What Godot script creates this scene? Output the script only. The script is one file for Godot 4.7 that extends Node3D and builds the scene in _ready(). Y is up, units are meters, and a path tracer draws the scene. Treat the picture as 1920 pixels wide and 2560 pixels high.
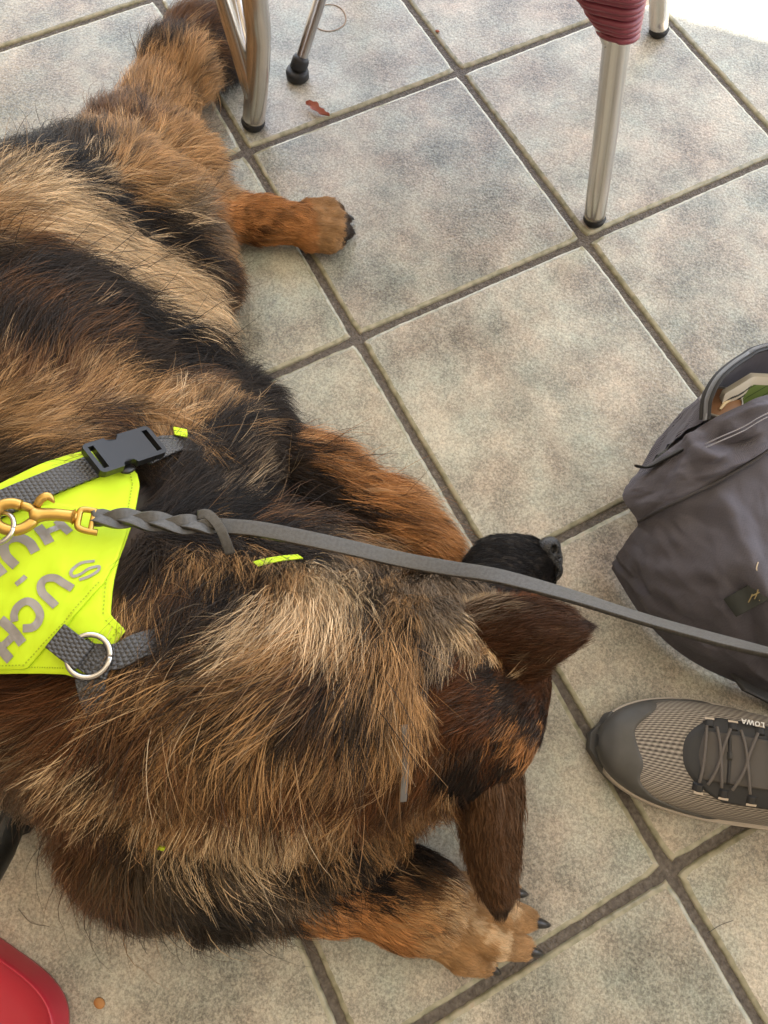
extends Node3D

# A long-haired shepherd in a search-dog vest lies on café tiles, under a parasol.

const DYE := {
	"K": Color(0.0115, 0.0105, 0.011), "D": Color(0.032, 0.024, 0.019), "G": Color(0.24, 0.185, 0.13), "C": Color(0.77, 0.595, 0.38),
	"T": Color(0.475, 0.290, 0.135), "O": Color(0.53, 0.262, 0.100), "R": Color(0.12, 0.047, 0.018), "B": Color(0.145, 0.074, 0.034)}
const TILE_PITCH := 0.31
const FLOOR_TURN := 0.5234
const CROSSING := Vector3(-0.0404, 0.0, -0.4768)

var rng := RandomNumberGenerator.new()
var noise := FastNoiseLite.new()
var dog: Node3D

# ---------------------------------------------------------------- helpers
func lin(r: float, g: float, b: float) -> Color:
	return Color(r, g, b).linear_to_srgb()

func mat(c: Color, rough := 0.6, metal := 0.0, spec := 0.5) -> StandardMaterial3D:
	var m := StandardMaterial3D.new()
	m.albedo_color = c.linear_to_srgb()
	m.roughness = rough
	m.metallic = metal
	m.metallic_specular = spec
	return m

func noise_tex(freq: float, ramp: Gradient, size := 512, kind := FastNoiseLite.TYPE_SIMPLEX_SMOOTH, octaves := 4, sd := 1, as_normal := false, bump := 4.0) -> NoiseTexture2D:
	var n := FastNoiseLite.new()
	n.noise_type = kind
	n.frequency = freq
	n.fractal_octaves = octaves
	n.seed = sd
	var t := NoiseTexture2D.new()
	t.width = size
	t.height = size
	t.seamless = true
	t.noise = n
	t.as_normal_map = as_normal
	t.bump_strength = bump
	if ramp:
		t.color_ramp = ramp
	return t

func ramp(stops: Array) -> Gradient:
	var g := Gradient.new()
	var o := PackedFloat32Array()
	var c := PackedColorArray()
	for s in stops:
		o.append(s[0])
		c.append((s[1] as Color).linear_to_srgb())
	g.offsets = o
	g.colors = c
	return g

func tag(o: Node, label: String, category: String, group := "", kind := "") -> Node:
	if label != "":
		o.set_meta("label", label)
	if category != "":
		o.set_meta("category", category)
	if group != "":
		o.set_meta("group", group)
	if kind != "":
		o.set_meta("kind", kind)
	return o

func thing(called: String, label: String, category: String, at := Vector3.ZERO, group := "") -> Node3D:
	var o := Node3D.new()
	o.name = called
	add_child(o, true)
	o.position = at
	tag(o, label, category, group)
	return o

func part(called: String, mesh: Mesh, m: Material, parent: Node, at := Vector3.ZERO) -> MeshInstance3D:
	var o := MeshInstance3D.new()
	o.name = called
	o.mesh = mesh
	if m:
		o.material_override = m
	parent.add_child(o, true)
	o.position = at
	return o

# triangles from points and indices; normals smoothed over shared points
func solid(pts: PackedVector3Array, idx: PackedInt32Array, cols := PackedColorArray(), uvs := PackedVector2Array()) -> ArrayMesh:
	var nrm := PackedVector3Array()
	nrm.resize(pts.size())
	for i in range(0, idx.size(), 3):
		var a := idx[i]
		var b := idx[i + 1]
		var c := idx[i + 2]
		var n := (pts[c] - pts[a]).cross(pts[b] - pts[a])
		nrm[a] += n
		nrm[b] += n
		nrm[c] += n
	for i in nrm.size():
		nrm[i] = nrm[i].normalized() if nrm[i].length_squared() > 1e-20 else Vector3.UP
	var arr := []
	arr.resize(Mesh.ARRAY_MAX)
	arr[Mesh.ARRAY_VERTEX] = pts
	arr[Mesh.ARRAY_NORMAL] = nrm
	arr[Mesh.ARRAY_INDEX] = idx
	if cols.size() == pts.size():
		arr[Mesh.ARRAY_COLOR] = cols
	if uvs.size() == pts.size():
		arr[Mesh.ARRAY_TEX_UV] = uvs
	var m := ArrayMesh.new()
	m.add_surface_from_arrays(Mesh.PRIMITIVE_TRIANGLES, arr)
	return m

# a sheet of rows x cols points
func sheet_idx(rows: int, cols: int, wrap_cols := false, flip := false, base := 0) -> PackedInt32Array:
	var idx := PackedInt32Array()
	var cc := cols if wrap_cols else cols - 1
	for r in rows - 1:
		for c in cc:
			var a := base + r * cols + c
			var b := base + r * cols + (c + 1) % cols
			var d := a + cols
			var e := b + cols
			if flip:
				idx.append_array([a, d, b, b, d, e])
			else:
				idx.append_array([a, b, d, b, e, d])
	return idx

func spline(p: Array, t: float):
	var n := p.size() - 1
	var x := clampf(t, 0.0, 1.0) * n
	var i := mini(int(x), n - 1)
	var f := x - i
	var b = p[i]
	var c = p[i + 1]
	var a = p[i - 1] if i > 0 else b * 2.0 - c
	var d = p[i + 2] if i + 2 <= n else c * 2.0 - b
	return (b * 2.0 + (c - a) * f + (a * 2.0 - b * 5.0 + c * 4.0 - d) * (f * f) + (b * 3.0 - a - c * 3.0 + d) * (f * f * f)) * 0.5

func polyline(p: Array, t: float):
	var total := 0.0
	for i in p.size() - 1:
		total += p[i].distance_to(p[i + 1])
	var s := clampf(t, 0.0, 1.0) * total
	for i in p.size() - 1:
		var l: float = p[i].distance_to(p[i + 1])
		if s <= l or i == p.size() - 2:
			return p[i].lerp(p[i + 1], clampf(s / maxf(l, 1e-6), 0.0, 1.0))
		s -= l
	return p[0]

# tube along a path of points; radii per point; ends closed; squash flattens it across `up`
func tube(path: Array, radii: Array, sides := 12, squash := 1.0, up := Vector3.UP) -> ArrayMesh:
	var pts := PackedVector3Array()
	var uvs := PackedVector2Array()
	var n := path.size()
	var side := Vector3.ZERO
	for i in n:
		var t: Vector3 = (path[mini(i + 1, n - 1)] - path[maxi(i - 1, 0)]).normalized()
		var s := t.cross(up)
		if s.length() < 0.05:
			s = t.cross(Vector3.RIGHT) if side == Vector3.ZERO else side
		s = s.normalized()
		side = s
		var u := s.cross(t).normalized()
		var r: float = radii[mini(i, radii.size() - 1)]
		for k in sides:
			var a := TAU * k / sides
			pts.append(path[i] + s * cos(a) * r + u * sin(a) * r * squash)
			uvs.append(Vector2(float(k) / sides, i * 0.1))
	var idx := sheet_idx(n, sides, true)
	for e in 2:
		var c := pts.size()
		pts.append(path[0] if e == 0 else path[n - 1])
		uvs.append(Vector2.ZERO)
		var o := 0 if e == 0 else (n - 1) * sides
		for k in sides:
			if e == 0:
				idx.append_array([c, o + (k + 1) % sides, o + k])
			else:
				idx.append_array([c, o + k, o + (k + 1) % sides])
	return solid(pts, idx, PackedColorArray(), uvs)

func smooth_path(p: Array, n: int) -> Array:
	var o := []
	for i in n:
		o.append(spline(p, float(i) / (n - 1)))
	return o

# rounded strip with thickness: centre path, side direction per point, half width, thickness
func strip(path: Array, sides: Array, half: float, thick: float, uv_per_m := 40.0) -> ArrayMesh:
	var pts := PackedVector3Array()
	var uvs := PackedVector2Array()
	var n := path.size()
	var prof := [Vector2(-1, -0.5), Vector2(-1, 0.35), Vector2(-0.93, 0.5), Vector2(-0.4, 0.5), Vector2(0.4, 0.5), Vector2(0.93, 0.5), Vector2(1, 0.35), Vector2(1, -0.5)]
	var run := 0.0
	for i in n:
		var t: Vector3 = (path[mini(i + 1, n - 1)] - path[maxi(i - 1, 0)]).normalized()
		var s: Vector3 = (sides[i] - t * t.dot(sides[i])).normalized()
		var u := s.cross(t).normalized()
		if i:
			run += path[i].distance_to(path[i - 1])
		for q in prof:
			pts.append(path[i] + s * q.x * half + u * q.y * thick)
			uvs.append(Vector2(q.x * half * uv_per_m, run * uv_per_m))
	var idx := sheet_idx(n, prof.size(), true, true)
	for e in [0, n - 1]:
		var o: int = e * prof.size()
		for k in range(1, prof.size() - 1):
			if e == 0:
				idx.append_array([o, o + k, o + k + 1])
			else:
				idx.append_array([o, o + k + 1, o + k])
	return solid(pts, idx, PackedColorArray(), uvs)

func lathe(profile: Array, n := 24) -> ArrayMesh:
	var pts := PackedVector3Array()
	for p in profile:
		for k in n:
			var a := TAU * k / n
			pts.append(Vector3(cos(a) * p.x, p.y, sin(a) * p.x))
	return solid(pts, sheet_idx(profile.size(), n, true))

# ---------------------------------------------------------------- scene
func _ready() -> void:
	rng.seed = 7
	noise.seed = 5
	noise.frequency = 1.0
	camera_and_light()
	build_floor()
	build_parasol_and_added_walls()
	build_dog()
	build_harness()
	build_leash()
	build_chair()
	build_table()
	build_backpack()
	build_shoe()
	build_bowl()
	build_small_things()

func camera_and_light() -> void:
	var cam := Camera3D.new()
	cam.name = "camera"
	cam.position = Vector3(0, 0.7271, 0)
	cam.rotation = Vector3(-1.21821, 0, 0.04706)
	cam.fov = 69.176
	cam.near = 0.02
	cam.far = 200.0
	add_child(cam)
	cam.current = true
	var e := Environment.new()
	e.background_mode = Environment.BG_SKY
	var sm := ProceduralSkyMaterial.new()
	sm.sky_top_color = Color(0.56, 0.61, 0.69)
	sm.sky_horizon_color = Color(0.92, 0.915, 0.90)
	sm.sky_curve = 0.18
	sm.ground_bottom_color = Color(0.42, 0.40, 0.37)
	sm.ground_horizon_color = Color(0.72, 0.74, 0.76)
	sm.sun_angle_max = 2.0
	var sk := Sky.new()
	sk.sky_material = sm
	e.sky = sk
	e.background_energy_multiplier = 1.5
	e.tonemap_mode = Environment.TONE_MAPPER_LINEAR
	e.tonemap_exposure = 4.7
	e.sdfgi_enabled = true
	e.ssao_enabled = true
	e.ssil_enabled = true
	var we := WorldEnvironment.new()
	we.name = "world_environment"
	we.environment = e
	add_child(we)
	var sun := DirectionalLight3D.new()
	sun.name = "sun"
	sun.light_energy = 1.4
	sun.light_color = Color(1.0, 0.95, 0.87)
	sun.light_angular_distance = 0.5
	sun.shadow_enabled = true
	add_child(sun)
	sun.look_at_from_position(SUN_TO * 5.0, Vector3.ZERO, Vector3.UP)

const SUN_TO := Vector3(0.265, 0.848, -0.459)

# ---------------------------------------------------------------- floor
func tile_texture(sd: int) -> ImageTexture:
	var n := 640
	var fine := FastNoiseLite.new()
	fine.seed = sd
	fine.noise_type = FastNoiseLite.TYPE_VALUE
	fine.frequency = 0.40
	fine.fractal_octaves = 2
	var grain := RandomNumberGenerator.new()
	grain.seed = sd
	var spot := FastNoiseLite.new()
	spot.seed = sd + 9
	spot.noise_type = FastNoiseLite.TYPE_CELLULAR
	spot.frequency = 0.16
	var broad := FastNoiseLite.new()
	broad.seed = sd + 20
	broad.frequency = 0.0055
	broad.fractal_octaves = 5
	broad.fractal_gain = 0.6
	var hue := FastNoiseLite.new()
	hue.seed = sd + 31
	hue.frequency = 0.006
	hue.fractal_octaves = 5
	hue.fractal_gain = 0.62
	var a := fine.get_seamless_image(n, n, false, false, 0.1, false).get_data()
	var b := spot.get_seamless_image(n, n, false, false, 0.1, true).get_data()
	var c := broad.get_seamless_image(n, n, false, false, 0.1, true).get_data()
	var d := hue.get_seamless_image(n, n, false, false, 0.1, true).get_data()
	var out := PackedByteArray()
	out.resize(n * n * 3)
	for i in n * n:
		var f := a[i] / 255.0
		var big := c[i] / 255.0
		var h := d[i] / 255.0 - 0.5
		var s := b[i] / 255.0
		# pale grains in a grey body, greener and pinker clouds, a few dark specks
		var v := 0.38 + 0.15 * (smoothstep(0.25, 0.75, f) - 0.5) + 0.20 * (grain.randf() - 0.5) + 0.30 * (big - 0.5)
		if s < 0.12:
			v *= 0.66
		var r := v * (1.03 + h * 0.17)
		var g := v * (0.975 - h * 0.05)
		var bl := v * (0.815 - h * 0.10)
		out[i * 3] = int(clampf(sqrt(r), 0, 1) * 255)
		out[i * 3 + 1] = int(clampf(sqrt(g), 0, 1) * 255)
		out[i * 3 + 2] = int(clampf(sqrt(bl), 0, 1) * 255)
	return ImageTexture.create_from_image(Image.create_from_data(n, n, false, Image.FORMAT_RGB8, out))

func tile_mesh(r: RandomNumberGenerator, edge_m: Material, face_m: Material) -> ArrayMesh:
	# top face, a rounded worn border and a short side, as rings from the outside in
	var half := TILE_PITCH * 0.5 - 0.0038
	var per := 56
	var n := per * 4
	var rings := [[0.0, -0.007], [0.0006, -0.0022], [0.0022, -0.0006], [0.0052, 0.0]]
	var wob := FastNoiseLite.new()
	wob.seed = r.randi() % 9999
	wob.frequency = 0.35
	var ring_pts := []
	for q in rings:
		var line := PackedVector3Array()
		for k in n:
			var s := k / per
			var t := (k % per) / float(per) * 2.0 - 1.0
			var inset: float = q[0] + (wob.get_noise_1d(k * 1.7) * 0.0009 + wob.get_noise_1d(k * 0.23 + 60.0) * 0.0007)
			var corner := pow(absf(t), 22.0) * 0.0026
			var h: float = half - inset - corner
			var e := t * (half - inset - 0.0005)
			var p := Vector3(e, q[1], -h)
			line.append(p.rotated(Vector3.UP, -s * PI / 2))
		ring_pts.append(line)
	var m := ArrayMesh.new()
	var pts := PackedVector3Array()
	var uvs := PackedVector2Array()
	for l in ring_pts:
		for p in l:
			pts.append(p)
			uvs.append(Vector2(p.x, p.z) / 0.42 + Vector2(0.5, 0.5))
	var idx := sheet_idx(rings.size(), n, true, true)
	var border := solid(pts, idx, PackedColorArray(), uvs)
	m.add_surface_from_arrays(Mesh.PRIMITIVE_TRIANGLES, border.surface_get_arrays(0))
	m.surface_set_material(0, edge_m)
	var tp := PackedVector3Array()
	var tu := PackedVector2Array()
	var tn := PackedVector3Array()
	var ti := PackedInt32Array()
	for k in n:
		var p: Vector3 = ring_pts[3][k]
		tp.append(p)
		tu.append(Vector2(p.x, p.z) / 0.42 + Vector2(0.5, 0.5))
		tn.append(Vector3.UP)
	tp.append(Vector3.ZERO)
	tu.append(Vector2(0.5, 0.5))
	tn.append(Vector3.UP)
	for k in n:
		ti.append_array([n, k, (k + 1) % n])
	var arr := []
	arr.resize(Mesh.ARRAY_MAX)
	arr[Mesh.ARRAY_VERTEX] = tp
	arr[Mesh.ARRAY_NORMAL] = tn
	arr[Mesh.ARRAY_TEX_UV] = tu
	arr[Mesh.ARRAY_INDEX] = ti
	m.add_surface_from_arrays(Mesh.PRIMITIVE_TRIANGLES, arr)
	m.surface_set_material(1, face_m)
	return m

func build_floor() -> void:
	var ground := Node3D.new()
	ground.name = "floor"
	add_child(ground)
	tag(ground, "beige grey speckled stoneware tiles with wide dark joints", "", "", "structure")
	var grout := StandardMaterial3D.new()
	grout.albedo_texture = noise_tex(0.09, ramp([[0.0, Color(0.06, 0.052, 0.044)], [0.45, Color(0.115, 0.098, 0.084)], [0.75, Color(0.145, 0.126, 0.108)], [1.0, Color(0.24, 0.215, 0.19)]]), 512)
	grout.uv1_world_triplanar = true
	grout.uv1_triplanar = true
	grout.uv1_scale = Vector3(3.1, 3.1, 3.1)
	grout.roughness = 0.85
	grout.normal_enabled = true
	grout.normal_texture = noise_tex(0.2, null, 512, FastNoiseLite.TYPE_SIMPLEX_SMOOTH, 3, 4, true, 3.0)
	grout.normal_scale = 0.7
	var slab := BoxMesh.new()
	slab.size = Vector3(60, 0.1, 60)
	part("joint_bed", slab, grout, ground, Vector3(0, -0.0535, 0))
	var faces := []
	var relief := noise_tex(0.17, null, 512, FastNoiseLite.TYPE_SIMPLEX_SMOOTH, 3, 3, true, 5.0)
	var prints := [tile_texture(40), tile_texture(47), tile_texture(54), tile_texture(61)]
	var tints := [lin(1, 1, 1), lin(0.94, 0.95, 0.93), lin(1, 0.975, 0.95), lin(0.90, 0.90, 0.89), lin(0.97, 1.0, 0.96), lin(1, 0.96, 0.93), lin(0.93, 0.94, 0.95), lin(0.97, 0.97, 0.97)]
	for i in 8:
		var f := StandardMaterial3D.new()
		f.albedo_texture = prints[i % 4]
		f.albedo_color = tints[i]
		f.roughness = 0.33
		f.metallic_specular = 0.5
		f.normal_enabled = true
		f.normal_texture = relief
		f.normal_scale = 0.13
		faces.append(f)
	var edge := StandardMaterial3D.new()
	edge.albedo_texture = noise_tex(0.03, ramp([[0.0, Color(0.20, 0.195, 0.13)], [0.5, Color(0.33, 0.315, 0.225)], [0.8, Color(0.39, 0.36, 0.27)], [1.0, Color(0.40, 0.32, 0.23)]]), 512)
	edge.roughness = 0.16
	edge.uv1_scale = Vector3(2, 2, 2)
	var shapes := []
	for i in 8:
		shapes.append(tile_mesh(rng, edge, faces[i]))
	var b := Basis(Vector3.UP, FLOOR_TURN)
	for i in range(-6, 7):
		for j in range(-8, 6):
			var c := CROSSING + b * Vector3((i + 0.5) * TILE_PITCH, 0, (j + 0.5) * TILE_PITCH)
			if c.z > 0.8 or c.z < -2.1 or absf(c.x) > 1.35:
				continue
			var o := part("tile", shapes[absi(i * 7 + j * 5 + 40) % 8], null, ground, c)
			o.rotation.y = FLOOR_TURN + (absi(i * 3 + j * 11 + 50) % 4) * PI / 2
			o.position.y = rng.randf_range(-0.0004, 0.0002)

func build_parasol_and_added_walls() -> void:
	var p := thing("parasol", "wide round cream parasol shading the tiles", "parasol", Vector3(0.496, 0, -0.16))
	var cloth := mat(Color(0.62, 0.56, 0.46), 0.9)
	cloth.backlight_enabled = true
	cloth.backlight = lin(0.40, 0.36, 0.285)
	var n := 48
	var pts := PackedVector3Array([Vector3(0, 2.75, 0)])
	for k in n:
		pts.append(Vector3(cos(TAU * k / n) * 2.2, 2.3, sin(TAU * k / n) * 2.2))
	var idx := PackedInt32Array()
	for k in n:
		idx.append_array([0, 1 + k, 1 + (k + 1) % n])
	part("canopy", solid(pts, idx), cloth, p)
	var w := thing("wall", "added unseen plaster wall that blocks sky light from behind the camera", "wall", Vector3(0, 0, 1.05))  # unseen wall, added to keep sky light off the near side
	var box := BoxMesh.new()
	box.size = Vector3(9, 3.2, 0.25)
	var plaster := mat(Color(0.36, 0.31, 0.25), 0.9)
	part("plaster", box, plaster, w, Vector3(0, 1.6, 0))
	var w2 := thing("wall", "added unseen side wall that blocks sky light from the left", "wall", Vector3(-1.45, 0, -0.55))  # second unseen wall, added so that light enters from far right
	var box2 := BoxMesh.new()
	box2.size = Vector3(0.25, 3.2, 2.9)
	part("plaster", box2, plaster, w2, Vector3(0, 1.6, 0))

# ---------------------------------------------------------------- the dog
const CELL := 0.008
var g_min: Vector3
var g_n: Vector3i
var g_f := PackedFloat32Array()
var g_d := PackedFloat32Array()
var g_r := PackedByteArray()

func body_field() -> void:
	var lo := Vector3(9, 9, 9)
	var hi := -lo
	for q in BONES:
		if q[8] >= 8:
			continue
		for e in 2:
			var c := Vector3(q[e * 4], q[e * 4 + 1], q[e * 4 + 2])
			var r: Vector3 = Vector3.ONE * (float(q[e * 4 + 3]) + 0.03)
			lo = lo.min(c - r)
			hi = hi.max(c + r)
	g_min = lo
	g_n = Vector3i(((hi - lo) / CELL).ceil()) + Vector3i.ONE
	var total := g_n.x * g_n.y * g_n.z
	g_f.resize(total)
	g_f.fill(9.0)
	g_d.resize(total)
	g_d.fill(9.0)
	g_r.resize(total)
	var nx := g_n.x
	var nxy := g_n.x * g_n.y
	for q in BONES:
		if q[8] >= 8:
			continue
		var ax: float = q[0]
		var ay: float = q[1]
		var az: float = q[2]
		var ra: float = q[3]
		var bx: float = q[4] - ax
		var by: float = q[5] - ay
		var bz: float = q[6] - az
		var rb: float = q[7] - ra
		var reg: int = q[8]
		var k: float = q[9]
		var inv := 1.0 / (bx * bx + by * by + bz * bz)
		var a := Vector3(ax, ay, az)
		var b := Vector3(q[4], q[5], q[6])
		var m := maxf(ra, q[7]) + k * 0.6 + CELL * 2.0
		var i0 := Vector3i(((a.min(b) - Vector3.ONE * m - lo) / CELL).floor()).clamp(Vector3i.ZERO, g_n - Vector3i.ONE)
		var i1 := Vector3i(((a.max(b) + Vector3.ONE * m - lo) / CELL).ceil()).clamp(Vector3i.ZERO, g_n - Vector3i.ONE)
		for z in range(i0.z, i1.z + 1):
			var pz := lo.z + z * CELL - az
			for y in range(i0.y, i1.y + 1):
				var py := lo.y + y * CELL - ay
				var at := z * nxy + y * nx + i0.x
				var px := lo.x + i0.x * CELL - ax
				for x in range(i0.x, i1.x + 1):
					var h := clampf((px * bx + py * by + pz * bz) * inv, 0.0, 1.0)
					var dx := px - bx * h
					var dy := py - by * h
					var dz := pz - bz * h
					var e := sqrt(dx * dx + dy * dy + dz * dz) - ra - rb * h
					var d := g_f[at]
					var s := clampf(0.5 + 0.5 * (e - d) / k, 0.0, 1.0)
					g_f[at] = e + (d - e) * s - k * s * (1.0 - s)
					if e < g_d[at]:
						g_d[at] = e
						g_r[at] = reg
					at += 1
					px += CELL

func field_at(p: Vector3) -> float:
	var g := (p - g_min) / CELL
	var i := Vector3i(g.floor())
	if i.x < 0 or i.y < 0 or i.z < 0 or i.x >= g_n.x - 1 or i.y >= g_n.y - 1 or i.z >= g_n.z - 1:
		return 9.0
	var f := g - Vector3(i)
	var nx := g_n.x
	var nxy := g_n.x * g_n.y
	var a := i.z * nxy + i.y * nx + i.x
	var c00 := lerpf(g_f[a], g_f[a + 1], f.x)
	var c10 := lerpf(g_f[a + nx], g_f[a + nx + 1], f.x)
	var c01 := lerpf(g_f[a + nxy], g_f[a + nxy + 1], f.x)
	var c11 := lerpf(g_f[a + nxy + nx], g_f[a + nxy + nx + 1], f.x)
	return lerpf(lerpf(c00, c10, f.y), lerpf(c01, c11, f.y), f.z)

# height of the coat's surface above a floor point
func drape(p: Vector2, off: float) -> float:
	var y := 0.42
	while y > 0.0:
		var d := field_at(Vector3(p.x, y, p.y))
		if d < off:
			var lo := y
			var hi := y + 0.02
			for i in 8:
				var mid := (lo + hi) * 0.5
				if field_at(Vector3(p.x, mid, p.y)) < off:
					lo = mid
				else:
					hi = mid
			return hi
		y -= 0.012
	return 0.004

func draped(p: Vector2, off: float) -> Vector3:
	return Vector3(p.x, drape(p, off), p.y)

const MAP_CELL := 0.010
var maps := []
var map_lo := Vector2(-0.72, -1.15)
var map_n := Vector2i(112, 138)

# where the coat is which colour, which way it lies and how long it is, seen on the floor plan
func coat_map(points: Array) -> Dictionary:
	var n := map_n.x * map_n.y
	var near := PackedInt32Array()
	near.resize(n)
	var dir := PackedVector3Array()
	dir.resize(n)
	var leng := PackedFloat32Array()
	leng.resize(n)
	var tint := PackedColorArray()
	tint.resize(n)
	var px := PackedFloat32Array()
	var pz := PackedFloat32Array()
	var pd := PackedVector3Array()
	var pl := PackedFloat32Array()
	var pc := PackedColorArray()
	for q in points:
		px.append(q[0])
		pz.append(q[1])
		pd.append(Vector3(q[2], q[3], q[4]))
		pc.append(DYE[q[5]])
		pl.append(q[6])
	var m := px.size()
	for j in map_n.y:
		for i in map_n.x:
			var x := map_lo.x + i * MAP_CELL
			var z := map_lo.y + j * MAP_CELL
			var best := 9.0
			var bi := 0
			var ws := 0.0
			var dv := Vector3.ZERO
			var lv := 0.0
			var cv := Color(0, 0, 0)
			for k in m:
				var dx := px[k] - x
				var dz := pz[k] - z
				var d2 := dx * dx + dz * dz
				if d2 < best:
					best = d2
					bi = k
				if d2 < 0.012:
					var w := 1.0 / (d2 + 0.00008)
					w *= w
					ws += w
					dv += pd[k] * w
					lv += pl[k] * w
					cv += pc[k] * w
			var at := j * map_n.x + i
			near[at] = bi
			if ws > 0.0:
				dir[at] = dv.normalized()
				leng[at] = lv / ws
				tint[at] = cv / ws
			else:
				dir[at] = pd[bi]
				leng[at] = pl[bi]
				tint[at] = pc[bi]
	return {"near": near, "dir": dir, "len": leng, "tint": tint, "dye": pc}

func map_at(x: float, z: float) -> int:
	var i := clampi(roundi((x - map_lo.x) / MAP_CELL), 0, map_n.x - 1)
	var j := clampi(roundi((z - map_lo.y) / MAP_CELL), 0, map_n.y - 1)
	return j * map_n.x + i

# one lock of hair: root at the origin, out along +y, lying along +z, one unit long; hairs gather in a few clumps
func lock_mesh(sd: int, hairs: int, wide: float, spread: float, lift: float, stray: float, bend: float, dark_tips: float) -> ArrayMesh:
	var r := RandomNumberGenerator.new()
	r.seed = sd
	var pts := PackedVector3Array()
	var nrm := PackedVector3Array()
	var col := PackedColorArray()
	var idx := PackedInt32Array()
	var seg := 5
	var clumps := []
	for k in 3:
		clumps.append([r.randf_range(-spread, spread) * 0.7, r.randf_range(-stray, stray), r.randf_range(-0.12, 0.12)])
	for h in hairs:
		var cl: Array = clumps[h % 3]
		var rx := r.randf_range(-spread, spread)
		var rz := r.randf_range(-spread, spread)
		var l := r.randf_range(0.70, 1.12)
		var up := lift * r.randf_range(0.45, 1.4)
		var conv := r.randf_range(0.45, 0.95)
		var sx: float = cl[1] * 0.8 + r.randf_range(-stray, stray) * 0.35
		var b: float = bend + cl[2] + r.randf_range(-0.05, 0.05)
		var w := wide * r.randf_range(0.6, 1.3)
		var tone := r.randf_range(0.80, 1.0)
		var warm := r.randf_range(0.88, 1.0)
		var tip := 0.12 if r.randf() < dark_tips else 1.0
		var band := r.randf_range(0.5, 0.85)
		var face := r.randf_range(-0.9, 0.9)
		var sd2 := Vector3(cos(face), sin(face), 0)
		var up2 := Vector3(-sin(face), cos(face), 0)
		var base := pts.size()
		for s in seg + 1:
			var t := float(s) / seg
			var c := Vector3(lerpf(rx, cl[0], conv * t) + sx * t + b * t * t, up * (1.9 * t - 1.35 * t * t), rz + l * t)
			var ww := w * (1.0 - 0.75 * t * t)
			var k := tone * (tip if t > band else 1.0)
			for q in [-1.0, 1.0]:
				pts.append(c + sd2 * ww * q)
				nrm.append((up2 + sd2 * q * 0.75).normalized())
				col.append(Color(k, k * warm, k * warm * warm))
		for s in seg:
			var a0 := base + s * 2
			idx.append_array([a0, a0 + 1, a0 + 2, a0 + 1, a0 + 3, a0 + 2])
	var arr := []
	arr.resize(Mesh.ARRAY_MAX)
	arr[Mesh.ARRAY_VERTEX] = pts
	arr[Mesh.ARRAY_NORMAL] = nrm
	arr[Mesh.ARRAY_COLOR] = col
	arr[Mesh.ARRAY_INDEX] = idx
	var m := ArrayMesh.new()
	m.add_surface_from_arrays(Mesh.PRIMITIVE_TRIANGLES, arr)
	return m

var locks := []

func add_lock(variant: int, p: Vector3, n: Vector3, d: Vector3, l: float, c: Color, thick := 1.0) -> void:
	var z := d.normalized()
	var x := n.cross(z).normalized()
	var y := z.cross(x)
	var b: PackedFloat32Array = locks[variant]
	var sx := l * thick
	var sy := l * rng.randf_range(0.55, 1.7)
	b.append_array([x.x * sx, y.x * sy, z.x * l, p.x, x.y * sx, y.y * sy, z.y * l, p.y, x.z * sx, y.z * sy, z.z * l, p.z, c.r, c.g, c.b, 1.0])
	locks[variant] = b

var vest_poly := PackedVector2Array()

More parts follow.
